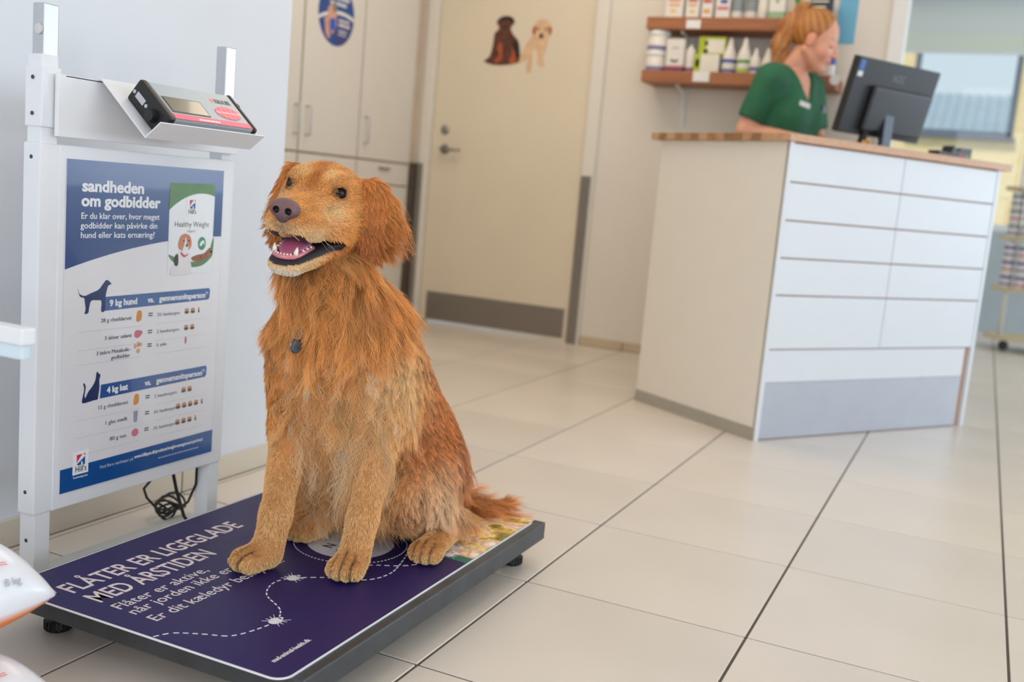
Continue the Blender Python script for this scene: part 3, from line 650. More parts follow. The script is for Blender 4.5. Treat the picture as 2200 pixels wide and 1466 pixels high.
for z in (0.906, 0.847, 0.775, 0.19, 0.10):
    b = MB(); b.lathe([(0.0005, 0), (0.0035, 0), (0.0035, 0.0006), (0.0005, 0.0006)], 12, frame((-1.470, 1.2508 if z > .12 else 1.2548, z), (1, 0, 0), (0, 0, 1))); b.build('rivet', pm('rivet_dark', (80, 82, 84), 0.4, metal=0.6), t)
b = MB(); b.box(-1.462, -1.4485, 1.29, 1.735, 0.150, 0.799, 0.002); b.build('panel', M_whitep, t)
b = MB(); b.box(-1.540, -1.405, 1.245, 1.748, 0.0005, 0.012, 0.002); b.build('base_plate', pm('base_grey', (196, 196, 192), 0.5, var=0.03), t)
b = MB(); b.box(-1.405, -1.368, 1.26, 1.73, 0.0005, 0.010, 0.002); b.build('base_tongue', MATS['base_grey'], t)
# upper bracket sheet with the sloping tray
b = MB(); b.box(-1.446, -1.438, 1.275, 1.735, 0.812, 0.9155, 0.0015); b.build('bracket_sheet', M_whitep, t)
b = MB(); b.box(-1.475, -1.438, 1.29, 1.735, 0.9115, 0.9155, 0.001); b.build('bracket_top', M_whitep, t)
b = MB()
prof = [(-1.4395, 0.9165), (-1.4305, 0.9165), (-1.3255, 0.8225), (-1.2915, 0.8500), (-1.2928, 0.8515), (-1.3255, 0.8252), (-1.4295, 0.9187), (-1.4395, 0.9187)]
b.poly(prof, 0.277, frame((0, 1.6355, 0), (1, 0, 0), (0, 0, 1))); b.build('tray', M_whitep, t)
# poster
PT = thing('weight_poster', 'blue and white pet treat poster on the white stand panel', 'poster', (-1.447, 1.5, 0.18))
MPo = frame((-1.4478, 0, 0), (0, 1, 0), (0, 0, 1))
def pflat(name, shapes, mat, d0, d1):
    b = MB()
    for s_ in shapes: b.poly(s_, d1-d0, MPo @ Matrix.Translation((0, 0, d0)))
    return b.build(name, mat, PT)
def rc(y0, y1, z0, z1): return [(y0, z0), (y1, z0), (y1, z1), (y0, z1)]
M_paper = pm('poster_paper', (226, 226, 230), 0.22, var=0.015, scale=6, coat=0.3)
M_navy = pm('poster_navy', (34, 68, 126), 0.25, var=0.06, scale=7, coat=0.25, bump=0.02, bscale=14)
M_navyd = pm('poster_dark_navy', (26, 48, 96), 0.3, var=0.04)
M_blue = pm('poster_blue', (16, 78, 146), 0.25, var=0.04, coat=0.25)
M_pwhite = pm('poster_white', (236, 238, 240), 0.4, var=0.0)
M_ptext = pm('poster_text_grey', (92, 96, 116), 0.5, var=0.0)
pflat('sheet', [rc(1.3045, 1.7055, 0.178, 0.7765)], M_paper, 0, 0.0010)
sw = [(1.305+0.403*i/16) for i in range(17)]
def swz(y):
    k = (y-1.305)/0.403; return 0.585+0.056*(1-(1-k)**2)
pflat('blue_field', [[(1.3045, 0.7765)]+[(y_, swz(y_)) for y_ in sw[:-1]]+[(1.7055, 0.641), (1.7055, 0.7765)]], M_navy, 0.0010, 0.0013)
pflat('foot_band', [[(1.3045, 0.178), (1.7055, 0.178), (1.7055, 0.2265), (1.3045, 0.2225)]], M_blue, 0.0010, 0.0013)
YD, ZD = (0, 1, 0), (0, 0, 1)
def pt(s_, size, y_, z_, w, mat, bold=0.0): text(s_, size, (-1.4464, y_, z_), YD, ZD, mat, PT, width=w, bold=bold)
pt('sandheden', 0.0285, 1.338, 0.7225, 0.146, M_pwhite, 0.0010)
pt('om godbidder', 0.0285, 1.3372, 0.6965, 0.191, M_pwhite, 0.0010)
pt('Er du klar over, hvor meget', 0.0155, 1.3368, 0.6740, 0.189, M_pwhite, 0.0001)
pt('godbidder kan p\u00e5virke din', 0.0155, 1.3368, 0.6568, 0.185, M_pwhite, 0.0001)
pt('hund eller kats ern\u00e6ring?', 0.0155, 1.3368, 0.6398, 0.178, M_pwhite, 0.0001)
for z_, s_ in ((0.508, '9 kg hund'), (0.344, '4 kg kat')):
    pflat('bar', [[(1.392, z_-0.0025), (1.674, z_+0.002), (1.678, z_+0.006), (1.679, z_+0.022), (1.675, z_+0.026), (1.394, z_+0.0235)]], M_blue, 0.0010, 0.0013)
    pt(s_, 0.0165, 1.4085, z_+0.0055, 0.068 if z_ > .4 else 0.052, M_pwhite, 0.0006)
    pt('vs.', 0.015, 1.5040, z_+0.0065, 0.017, M_pwhite, 0.0005)
    pt('gennemsnitsperson*', 0.0155, 1.5345, z_+0.0070, 0.139, M_pwhite, 0.0005)
dog_s = blob([(1.3345, 0.5500), (1.338, 0.5405), (1.350, 0.536), (1.365, 0.5405), (1.382, 0.546), (1.392, 0.556), (1.399, 0.5625), (1.406, 0.560), (1.411, 0.5545), (1.404, 0.552), (1.4005, 0.543), (1.398, 0.530), (1.397, 0.506), (1.389, 0.506), (1.389, 0.524), (1.378, 0.5265), (1.365, 0.526), (1.3605, 0.514), (1.359, 0.505), (1.351, 0.5035), (1.353, 0.512), (1.351, 0.524), (1.349, 0.532), (1.339, 0.536)])
pflat('dog_silhouette', [dog_s], M_navyd, 0.0013, 0.0016)
cat_s = blob([(1.3540, 0.3755), (1.3575, 0.368), (1.3555, 0.352), (1.3580, 0.348), (1.364, 0.358), (1.374, 0.368), (1.380, 0.378), (1.3815, 0.388), (1.3835, 0.3935), (1.3870, 0.390), (1.3915, 0.386), (1.389, 0.377), (1.390, 0.364), (1.388, 0.350), (1.386, 0.341), (1.377, 0.3405), (1.368, 0.3395), (1.353, 0.3385), (1.350, 0.343), (1.353, 0.356), (1.3545, 0.366), (1.3520, 0.3745)])
pflat('cat_silhouette', [cat_s], M_navyd, 0.0013, 0.0016)
rows = [('28 g cheddarost', 1.3890, 1.4635, 0.4845, 'cheese', '2\u00bd hamburgers', 2.5), ('3 skiver salami', 1.3985, 1.4640, 0.4508, 'ham', '2 hamburgers', 2), ('3 l\u00e6kre Metabolic-', 1.380, 1.4630, 0.4242, 'treat', '\u00bd \u00e6ble', 0),
        ('15 g cheddarost', 1.3870, 1.4595, 0.3212, 'cheese', '2 hamburgers', 2), ('1 glas m\u00e6lk', 1.4050, 1.4595, 0.2890, 'milk', '4\u00bd hamburgers', 4.5), ('80 g tun', 1.4185, 1.4590, 0.2560, 'tuna', '3\u00bd hamburgers', 3.5)]
M_cheese = pm('print_cheese', (216, 148, 74), 0.4); M_ham = pm('print_ham', (206, 120, 140), 0.4); M_treat = pm('print_treat', (222, 178, 150), 0.4); M_milk = pm('print_milk', (150, 154, 166), 0.4); M_bun = pm('print_bun', (206, 150, 118), 0.4); M_patty = pm('print_patty', (92, 84, 60), 0.4); M_faint = pm('poster_text_faint', (150, 152, 166), 0.5); M_line = pm('poster_rule', (190, 192, 200), 0.5)
for s_, y0, y1, z_, k, s2, nb_ in rows:
    pt(s_, 0.0105, y0, z_, y1-y0, M_ptext)
    pt('=', 0.020, 1.5065, z_-0.001, 0.0105, M_ptext, 0.0003)
    pt(s2, 0.0095, 1.5305, z_+0.001, 0.062 if nb_ else 0.027, M_faint)
    c = (1.4825, z_+0.0045)
    if k == 'cheese': pflat('print', [blob([(c[0]-.006, c[1]-.009), (c[0]+.006, c[1]-.007), (c[0]+.0065, c[1]+.009), (c[0]-.004, c[1]+.010)])], M_cheese, 0.0010, 0.0013)
    if k == 'ham': pflat('print', [blob([(c[0]-.010, c[1]-.004), (c[0], c[1]-.008), (c[0]+.011, c[1]+.002), (c[0]+.002, c[1]+.007), (c[0]-.008, c[1]+.006)])], M_ham, 0.0010, 0.0013)
    if k == 'treat': pflat('print', [ellipse(c[0]-.007, c[1]+.003, .004, .005, 10), ellipse(c[0]+.006, c[1]+.005, .005, .004, 10), ellipse(c[0]+.001, c[1]-.007, .005, .005, 10), ellipse(c[0], c[1]+.006, .003, .006, 10)], M_treat, 0.0010, 0.0013)
    if k == 'milk': pflat('print', [[(c[0]-.004, c[1]-.012), (c[0]+.004, c[1]-.012), (c[0]+.006, c[1]+.010), (c[0]-.006, c[1]+.010)]], M_milk, 0.0010, 0.0013)
    if k == 'tuna': pflat('print', [ellipse(c[0], c[1], .009, .008, 14)], M_ham, 0.0010, 0.0013)
    q = nb_; yb = 1.6125 if nb_ <= 2.5 else 1.5985
    while q > 0:
        w_ = .0065 if q >= 1 else .0025
        pflat('burger_bun', [ellipse(yb, z_+0.0075, w_, .0040, 12)], M_bun, 0.0010, 0.0013)
        pflat('burger_filling', [ellipse(yb, z_+0.0030, w_, .0030, 12)], M_patty, 0.0013, 0.0015)
        yb += 0.0175; q -= 1
    if nb_ == 0: pflat('print', [ellipse(1.6125, z_+0.006, .003, .008, 12)], M_ham, 0.0010, 0.0013)
    pflat('rule', [rc(1.338, 1.493, z_-0.0145, z_-0.0138), rc(1.530, 1.675, z_-0.0140, z_-0.0134)], M_line, 0.0010, 0.0012)
pt('godbidder', 0.0105, 1.4160, 0.4125, 0.047, M_ptext)
pt('Find flere v\u00e6rkt\u00f8jer p\u00e5', 0.0085, 1.3965, 0.2058, 0.083, M_line)
pt('www.hillspet.dk/products/weight-management-pet-food', 0.0090, 1.4830, 0.2080, 0.192, M_pwhite, 0.0002)
pflat('small_print', [rc(1.548+0.009*k, 1.548+0.009*k+0.0072, 0.1945, 0.1965) for k in range(13)], M_line, 0.0013, 0.0015)
# maker's mark
def hills(cy0, cz0, sc, d):
    pflat('logo_card', [rc(cy0-.018*sc, cy0+.018*sc, cz0-.021*sc, cz0+.0225*sc)], M_pwhite, d, d+.0003)
    pflat('logo_red', [[(cy0-.009*sc, cz0+.001*sc), (cy0-.009*sc, cz0+.016*sc), (cy0+.004*sc, cz0+.016*sc), (cy0-.003*sc, cz0+.009*sc)], [(cy0+.006*sc, cz0+.0165*sc), (cy0+.0105*sc, cz0+.0165*sc), (cy0+.0105*sc, cz0+.012*sc)]], pm('logo_red_ink', (206, 44, 72), 0.4), d+.0003, d+.0005)
    pflat('logo_blue', [[(cy0-.009*sc, cz0-.002*sc), (cy0+.010*sc, cz0+.011*sc), (cy0+.010*sc, cz0-.004*sc), (cy0+.0045*sc, cz0-.004*sc), (cy0+.0045*sc, cz0+.002*sc), (cy0+.001*sc, cz0+.002*sc), (cy0+.001*sc, cz0-.004*sc), (cy0-.006*sc, cz0-.004*sc)]], pm('logo_blue_ink', (20, 84, 160), 0.4), d+.0003, d+.0005)
    text("Hill's", .0165*sc, (-1.4478+d+.0005, cy0-.0125*sc, cz0-.0165*sc), YD, ZD, pm('logo_text', (40, 40, 46), 0.4), PT, width=.025*sc)
hills(1.3505, 0.2275, 1.0, 0.0013)
pt('Transforming Lives', 0.0055, 1.3335, 0.1995, 0.034, M_pwhite)
# printed food pouch
M_pouch = pm('pouch_white', (228, 232, 234), 0.3); M_pgreen = pm('pouch_green', (86, 126, 72), 0.35, var=0.15, scale=30)
pflat('pouch', [[(1.553, 0.569), (1.679, 0.5665), (1.681, 0.748), (1.5525, 0.746)]], M_pouch, 0.0013, 0.0016)
top = [(1.5525+0.1285*i/12) for i in range(13)]
pflat('pouch_top', [[(1.5525, 0.746), (1.5515, 0.693)]+[(y_, 0.693+0.035*(1-((y_-1.645)/0.094)**2)) for y_ in top[1:]]+[(1.681, 0.748)]], M_pgreen, 0.0016, 0.0018)
pflat('pouch_swirl', [blob([(1.554, 0.606), (1.58, 0.598), (1.625, 0.590), (1.66, 0.598), (1.677, 0.612), (1.679, 0.60), (1.65, 0.582), (1.61, 0.580), (1.57, 0.590)]), blob([(1.672, 0.612), (1.682, 0.64), (1.681, 0.61)])], M_pgreen, 0.0016, 0.0018)
pflat('pouch_biscuits', [blob([(1.618, 0.598), (1.635, 0.604), (1.655, 0.607), (1.672, 0.618), (1.673, 0.604), (1.655, 0.594), (1.63, 0.590)])], pm('biscuit_brown', (150, 96, 70), 0.5, var=0.3, scale=120), 0.0018, 0.0020)
hills(1.6150, 0.7005, 0.85, 0.0018)
pt('Healthy Weight', 0.0155, 1.5672, 0.6605, 0.098, pm('pouch_text', (84, 130, 112), 0.4))
pt('TREATS', 0.007, 1.603, 0.6490, 0.024, MATS['pouch_text'])
pflat('pouch_badge', [ellipse(1.6475, 0.627, .0115, .0135, 20)], pm('badge_green', (70, 140, 96), 0.4), 0.0018, 0.0020)
pflat('pouch_badge_mark', [blob([(1.641, .624), (1.645, .631), (1.653, .633), (1.655, .624), (1.651, .628), (1.646, .622)])], M_pouch, 0.0020, 0.0022)
# beagle printed on the pouch
M_bg_w = pm('beagle_white', (224, 222, 224), 0.4); M_bg_b = pm('beagle_brown', (196, 128, 96), 0.4, var=0.15, scale=80); M_bg_k = pm('beagle_dark', (56, 44, 48), 0.4)
pflat('printed_dog_body', [blob([(1.563, 0.566), (1.570, 0.590), (1.580, 0.610), (1.605, 0.612), (1.614, 0.598), (1.616, 0.568)])], M_bg_w, 0.0020, 0.0022)
pflat('printed_dog_back', [blob([(1.571, 0.585), (1.571, 0.602), (1.580, 0.606), (1.581, 0.585)])], M_bg_k, 0.0022, 0.0023)
pflat('printed_dog_head', [blob([(1.580, 0.628), (1.586, 0.642), (1.598, 0.647), (1.612, 0.642), (1.617, 0.626), (1.612, 0.616), (1.604, 0.614), (1.590, 0.614), (1.582, 0.618)])], M_bg_b, 0.0022, 0.0024)
pflat('printed_dog_muzzle', [blob([(1.600, 0.640), (1.603, 0.628), (1.608, 0.622), (1.606, 0.609), (1.597, 0.606), (1.592, 0.613), (1.596, 0.625)])], M_bg_w, 0.0024, 0.0026)
pflat('printed_dog_nose', [ellipse(1.6035, 0.6235, .0030, .0032, 10), ellipse(1.5945, .633, .002, .002, 8), ellipse(1.609, .633, .002, .002, 8)], M_bg_k, 0.0026, 0.0028)
pflat('printed_dog_collar', [blob([(1.588, .611), (1.598, .604), (1.610, .607), (1.598, .600), (1.588, .606)])], pm('beagle_red', (196, 60, 60), 0.4), 0.0024, 0.0026)

# ------------------------------------------------------------------ weight indicator in the tray
T0 = Vector((-1.43, 0, 0.9175)); SDv = Vector((.7448, 0, -.6673)); NNv = Vector((.6673, 0, .7448))
MI = frame((T0.x, 0, T0.z), (0, 1, 0), (-SDv.x, 0, -SDv.z))     # x along y, y up the slope, z off the slope
t = thing('weight_indicator', 'grey scale display unit with pink keypad in the white tray', 'scale display', (-1.37, 1.51, 0.86))
b = MB(); b.box(1.398, 1.612, -0.136, -0.044, 0.002, 0.045, 0.004, M=MI); b.build('housing', pm('housing_grey', (176, 184, 190), 0.4, metal=0.2, var=0.02), t)
for (a0, a1) in ((1.385, 1.402), (1.609, 1.621)):
    b = MB(); b.box(a0, a1, -0.139, -0.041, 0.001, 0.047, 0.006, M=MI, seg=3); b.build('end_cap', M_black, t)
b = MB(); b.box(1.403, 1.608, -0.124, -0.046, 0.045, 0.0455, M=MI); b.build('face_plate', pm('face_grey', (160, 175, 184), 0.35, var=0.01), t)
b = MB(); b.box(1.403, 1.608, -0.135, -0.122, 0.045, 0.0458, M=MI); b.build('face_band', pm('face_pink', (226, 96, 122), 0.4, var=0.02), t)
b = MB(); b.box(1.407, 1.505, -0.119, -0.079, 0.0452, 0.0462, 0.0004, M=MI, seg=1); b.build('display_rim', pm('rim_dark', (60, 62, 60), 0.4), t)
b = MB(); b.box(1.410, 1.502, -0.1165, -0.0815, 0.0462, 0.0466, M=MI); b.build('display', pm('lcd', (112, 106, 92), 0.15, var=0.05, coat=0.4), t)
M_pink = pm('key_pink', (236, 110, 132), 0.4)
for i in range(5):
    x0_, x1_ = -0.033+i*0.0132, -0.033+i*0.0132+0.0120
    def ez(x): return 0.0165*math.sqrt(max(0.02, 1-(x/0.0345)**2))
    xs_ = [x0_+(x1_-x0_)*j/5 for j in range(6)]
    b = MB(); b.poly([(1.5655+x, -0.1005-ez(x)) for x in xs_]+[(1.5655+x, -0.1005+ez(x)) for x in xs_[::-1]], 0.0012, MI @ Matrix.Translation((0, 0, 0.0455))); b.build('key', M_pink, t)
b = MB(); b.box(1.533, 1.598, -0.1012, -0.0998, 0.0466, 0.0468, M=MI); b.build('key_line', M_pwhite, t)
text('KRUUSE', 0.0145, MI @ Vector((1.553, -0.074, 0.0456)), (0, 1, 0), -SDv, pm('ink_black', (34, 34, 38), 0.4), t, width=0.043, bold=0.0006)
b = MB(); b.poly(ellipse(1.5455, -0.0690, 0.0050, 0.0055, 16), 0.0003, MI @ Matrix.Translation((0, 0, 0.0455))); b.build('logo_dot', M_pink, t)
b = MB()
for k in range(8): b.box(1.465+k*0.007, 1.465+k*0.007+0.0055, -0.1315, -0.1280, 0.0458, 0.0460, M=MI)
b.build('small_print', M_pwhite, t)
b = MB(); b.lathe([(0.001, 0), (0.012, 0), (0.012, 0.006), (0.0105, 0.006), (0.0105, 0.012), (0.001, 0.013)], 18, frame(MI @ Vector((1.385, -0.108, 0.022)), SDv, -NNv) if False else Matrix.Translation(MI @ Vector((1.385, -0.108, 0.022))) @ Matrix.Rotation(math.pi/2, 4, 'X')); b.build('socket', M_black, t)
b = MB(); b.box(1.3825, 1.386, -0.080, -0.056, 0.018, 0.030, 0.001, M=MI); b.build('serial_port', M_alu, t)
for q in (-0.086, -0.050):
    b = MB(); b.lathe([(0.0005, 0), (0.0035, 0), (0.0035, 0.003), (0.0005, 0.003)], 10, Matrix.Translation(MI @ Vector((1.3855, q, 0.024))) @ Matrix.Rotation(math.pi/2, 4, 'X')); b.build('screw', M_alu, t)
b = MB(); b.box(1.621, 1.636, -0.066, -0.056, 0.030, 0.040, 0.002, M=MI); b.build('hook', M_black, t)
# cable of the stand
t = thing('power_cable', 'black cable hanging behind the poster panel to the floor', 'cable', (-1.5, 1.66, 0))
b = MB(); b.tube([(-1.468, 1.60, 0.26), (-1.468, 1.605, 0.18), (-1.462, 1.62, 0.11), (-1.452, 1.635, 0.05), (-1.43, 1.645, 0.018), (-1.40, 1.65, 0.015), (-1.375, 1.65, 0.0155)], 0.0035, 8)
cp = [(-1.475, 1.69, 0.26), (-1.475, 1.695, 0.16), (-1.48, 1.70, 0.10), (-1.50, 1.70, 0.055), (-1.53, 1.69, 0.03), (-1.56, 1.67, 0.035), (-1.575, 1.655, 0.06), (-1.57, 1.64, 0.085), (-1.52, 1.62, 0.13)]
b.tube(cp, 0.0028, 8)
for k in range(5):
    r_ = 0.022+0.003*k
    b.tube([(-1.565+r_*math.cos(a), 1.705+0.9*r_*math.sin(a)+0.003*k, 0.016+0.006*k+0.010*math.sin(2*a+k)) for a in [2*math.pi*i/16 for i in range(16)]], 0.0028, 6, closed=True)
b.build('cord', M_black, t, True)

# ------------------------------------------------------------------ floor scale
t = thing('floor_scale', 'dark steel floor scale platform with navy printed mat', 'scale', (-1.07, 1.56, 0))
M_plat = pm('platform_steel', (74, 79, 84), 0.42, metal=0.55, var=0.22, scale=14, bump=0.03, bscale=80, rvar=0.1)
b = MB(); b.box(-1.360, -0.775, 1.124, 1.994, 0.0525, 0.0892, 0.0022); b.build('platform', M_plat, t)
b = MB(); b.box(-1.355, -0.780, 1.129, 1.989, 0.050, 0.0526); b.build('underside', M_black, t)
for (x, y) in ((-1.315, 1.19), (-0.83, 1.19), (-0.825, 1.945), (-1.315, 1.945)):
    b = MB(); b.lathe([(0.001, 0), (0.020, 0), (0.022, 0.006), (0.020, 0.018), (0.009, 0.020), (0.009, 0.051), (0.001, 0.051)], 18, Matrix.Translation((x, y, 0.0)))
    for k in range(18):
        a = 2*math.pi*k/18; b.box(0.019, 0.023, -0.0018, 0.0018, 0.003, 0.017, M=Matrix.Translation((x, y, 0)) @ Matrix.Rotation(a, 4, 'Z'))
    b.build('foot', M_black, t)
ZM = 0.0894
MT = frame((0, 0, ZM), (0, 1, 0), (-1, 0, 0))     # local (y, -x)
mat_o = link('printed_mat', MB().poly(rrect(1.1045, 1.9855, 0.7945, 1.3535, 0.026, 8), 0.0018, MT).mesh(), pm('mat_white_border', (232, 234, 238), 0.4), t)
M_matnavy = pm('mat_navy', (34, 24, 84), 0.46, spec=0.35, var=0.10, scale=7, rvar=0.08, bump=0.015, bscale=30)
def mflat(name, shapes, mat, d0, d1, par=None):
    b = MB()
    for s_ in shapes: b.poly(s_, d1-d0, MT @ Matrix.Translation((0, 0, d0)))
    return b.build(name, mat, par or mat_o)
mflat('navy_print', [rrect(1.1075, 1.9825, 0.7975, 1.3505, 0.023, 8)], M_matnavy, 0.0018, 0.0021)
# photograph printed in the far corner, green edge
cor = (1.9825, 0.7975)
def corner_arc(r, n=18): return [(cor[0]-r*math.cos(a), cor[1]+r*math.sin(a)) for a in [math.pi/2*i/n for i in range(n+1)]]
def leafy():
    m = bpy.data.materials.new('autumn_photo_print'); m.use_nodes = True; nt = m.node_tree; n = nt.nodes; bs = n['Principled BSDF']
    tc = n.new('ShaderNodeTexCoord'); nz = n.new('ShaderNodeTexNoise'); nz.inputs['Scale'].default_value = 18; nz.inputs['Detail'].default_value = 5; nz.inputs['Distortion'].default_value = 0.1
    rp = n.new('ShaderNodeValToRGB'); cr = rp.color_ramp
    cols_ = [(0.30, (58, 40, 30)), (0.40, (128, 116, 40)), (0.46, (206, 160, 60)), (0.51, (248, 226, 160)), (0.56, (214, 160, 140)), (0.64, (252, 240, 214))]
    cr.elements[0].position = cols_[0][0]; cr.elements[0].color = lin(cols_[0][1])+(1,)
    cr.elements[1].position = cols_[-1][0]; cr.elements[1].color = lin(cols_[-1][1])+(1,)
    for p_, c_ in cols_[1:-1]:
        e = cr.elements.new(p_); e.color = lin(c_)+(1,)
    nt.links.new(tc.outputs['Object'], nz.inputs['Vector']); nt.links.new(nz.outputs['Fac'], rp.inputs[0]); nt.links.new(rp.outputs[0], bs.inputs['Base Color']); bs.inputs['Roughness'].default_value = 0.4
    return m
mflat('green_edge', [[cor]+[(min(x, 1.982), max(y, .798)) for x, y in corner_arc(0.318)]], pm('mat_green', (28, 110, 92), 0.4), 0.0021, 0.0023)
mflat('photo_print', [[cor]+[(min(x, 1.982), max(y, .798)) for x, y in corner_arc(0.290)]], leafy(), 0.0023, 0.0025)
cc = (1.622, 1.027)
mflat('white_disc', [ellipse(cc[0], cc[1], 0.083, 0.083, 48)], pm('mat_pale', (206, 206, 212), 0.4), 0.0021, 0.0024)
M_mwhite = pm('mat_print_white', (226, 222, 226), 0.45, var=0.02)
def cat_path(P, n=24):
    out = []
    Q = [np.array(p) for p in P]; Q = [2*Q[0]-Q[1]]+Q+[2*Q[-1]-Q[-2]]
    for i in range(1, len(Q)-2):
        p0, p1, p2, p3 = Q[i-1:i+3]
        for j in range(n):
            s = j/n; out.append(0.5*((2*p1)+(p2-p0)*s+(2*p0-5*p1+4*p2-p3)*s*s+(3*p1-p0-3*p2+p3)*s**3))
    out.append(Q[-2]); return out
def dashes(P, dl=0.0075, gap=0.0055, w=0.0024):
    pts_ = cat_path(P); shapes = []; acc = 0.0; start = pts_[0]; on = True; cur = [pts_[0]]
    for a, c in zip(pts_, pts_[1:]):
        acc += np.linalg.norm(c-a); 
        if on: cur.append(c)
        if acc > (dl if on else gap):
            if on and len(cur) > 1:
                d = cur[-1]-cur[0]; d = d/np.linalg.norm(d); nrm = np.array([-d[1], d[0]])*w/2
                shapes.append([tuple(cur[0]-nrm), tuple(cur[-1]-nrm), tuple(cur[-1]+nrm), tuple(cur[0]+nrm)])
            on = not on; acc = 0; cur = [c]
    return shapes
xy = lambda *P: [(p[1], -p[0]) for p in P]
dl1 = xy((-1.0333, 1.1092), (-1.0189, 1.135), (-.9800, 1.158), (-.9461, 1.1747), (-.9300, 1.21), (-.9238, 1.256), (-.9457, 1.2958), (-.9994, 1.3304), (-1.021, 1.3778), (-1.0072, 1.4133), (-.9668, 1.4483), (-.9384, 1.4578), (-.8983, 1.4883), (-.8850, 1.53), (-.8915, 1.5753), (-.9175, 1.6602))
dl2 = xy((-.9400, 1.530), (-.9331, 1.5482), (-.8748, 1.5933), (-.8448, 1.6846), (-.8561, 1.7255), (-.868, 1.76))
dl3 = [(cc[0]+0.108*math.cos(a), cc[1]+0.108*math.sin(a)) for a in [2*math.pi*i/28 for i in range(29)]]
mflat('dashed_line', dashes(dl1)+dashes(dl2)+dashes(dl3, 0.004, 0.004, 0.002), M_mwhite, 0.0021, 0.0026)
for (x, y) in ((-.9238, 1.256), (-1.0072, 1.4133), (-.8448, 1.6846), (-.8561, 1.7255)):
    c_ = (y, -x); sh = [ellipse(c_[0], c_[1], 0.0125, 0.0105, 18), ellipse(c_[0]+0.013, c_[1]-0.001, 0.004, 0.004, 10)]
    for k in range(4):
        for sgn in (-1, 1):
            x0_ = c_[0]-0.007+k*0.0048; y0_ = c_[1]+sgn*0.008; dx = (-0.006+k*0.005)
            sh.append([(x0_, y0_), (x0_+0.0016, y0_), (x0_+dx+0.0012, y0_+sgn*0.009), (x0_+dx, y0_+sgn*0.009)][::sgn])
    mflat('tick_print', sh, M_mwhite, 0.0026, 0.0029)
def mt(s_, size, y_, x_, w, mat, bold=0.0): text(s_, size, (x_, y_, ZM+0.0022), (0, 1, 0), (-1, 0, 0), mat, mat_o, width=w, bold=bold)
M_mtext = pm('mat_text', (226, 212, 212), 0.45)
mt('FL\u00c5TER ER LIGEGLADE', 0.0585, 1.152, -1.2440, 0.417, M_mtext, 0.0006)
mt('MED \u00c5RSTIDEN', 0.0585, 1.151, -1.1840, 0.270, M_mtext, 0.0006)
mt('Fl\u00e5ter er aktive,', 0.034, 1.1495, -1.1405, 0.202, M_mtext)
mt('n\u00e5r jorden ikke er', 0.034, 1.1495, -1.1090, 0.231, M_mtext)
mt('Er dit k\u00e6ledyr beskyttet?', 0.034, 1.1500, -1.0670, 0.319, M_mtext)
mt('msd-animal-health.dk', 0.0125, 1.1445, -0.8395, 0.089, M_mtext, 0.0003)
mt('N', 0.03, 1.573, -1.040, 0.02, M_matnavy, 0.001); mt('K', 0.03, 1.567, -1.005, 0.02, M_matnavy, 0.001)

# ------------------------------------------------------------------ bags of pet food on the floor, bracket arm
rtv = np.array([cy_, -sy_, 0.0]); fhv = np.array([sy_, cy_, 0.0])
def vcolor(me, cols, name='col'):
    a = me.color_attributes.new(name, 'FLOAT_COLOR', 'POINT')
    arr = np.ones((len(me.vertices), 4), np.float32); arr[:, :3] = cols; a.data.foreach_set('color', arr.ravel())
M_bag = vcol('bag_film', 0.28, coat=0.2, bump=0.10, bscale=9)
def food_bag(c, du, ru, rv, hz, lab, hb):
    """pillow shaped bag with a seam round its middle"""
    t = thing('pet_food_bag', lab, 'bag', (c[0], c[1], c[2]-hb), 'pet food bags stacked on the floor')
    du = np.array(du); dv = np.array([-du[1], du[0], 0.0]); n = 44
    g = np.linspace(-1, 1, n); Ug, Vg = np.meshgrid(g, g, indexing='ij')
    hgt = (np.clip(1-np.abs(Ug)**5, 0, 1)*np.clip(1-np.abs(Vg)**3.2, 0, 1))**0.62
    pin = 1-0.10*(1-np.abs(Vg))*np.abs(Ug)**3
    base = np.array(c)+du*(Ug*ru*pin)[..., None]+dv*(Vg*rv)[..., None]
    wob = 0.006*np.sin(7*Ug+3*Vg)*np.cos(5*Vg)*(hgt > 0.05)
    topv = base.copy(); topv[..., 2] += hgt*hz+wob
    botv = base.copy(); botv[..., 2] -= hgt*hb
    vs = np.concatenate([topv.reshape(-1, 3), botv.reshape(-1, 3)]); fs = []
    N2 = n*n
    for i in range(n-1):
        for j in range(n-1):
            a = i*n+j; fs.append((a, a+n, a+n+1, a+1)); a += N2; fs.append((a, a+1, a+n+1, a+n))
    me = bpy.data.meshes.new('bag'); me.from_pydata(vs.tolist(), [], fs); me.update()
    bm = bmesh.new(); bm.from_mesh(me); bmesh.ops.remove_doubles(bm, verts=bm.verts, dist=0.0004); bmesh.ops.recalc_face_normals(bm, faces=bm.faces); bm.to_mesh(me); bm.free()
    co = np.array([v.co[:] for v in me.vertices]); rel = co-np.array(c); uu = rel@du/ru; vv = rel@dv/rv; hh = rel[:, 2]
    W_, O_, G_ = np.array(lin((232, 234, 240))), np.array(lin((236, 122, 34))), np.array(lin((150, 152, 162)))
    cols = np.where((hh < -0.0015)[:, None], O_, W_)
    top = (hh > hz*0.90) & (vv > -0.35)
    nzv = 0.55+0.45*np.sin(40*uu+9*np.sin(21*vv))*np.sin(33*vv+5*uu)
    cols = np.where(top[:, None], G_*nzv[:, None], cols)
    vcolor(me, cols); link('film', me, M_bag, t, True)
    def surf(u_, v_):
        h_ = ((1-abs(u_)**5)*(1-abs(v_)**3.2))**0.62
        return np.array(c)+du*u_*ru+dv*v_*rv+np.array([0, 0, h_*hz])
    return t, surf
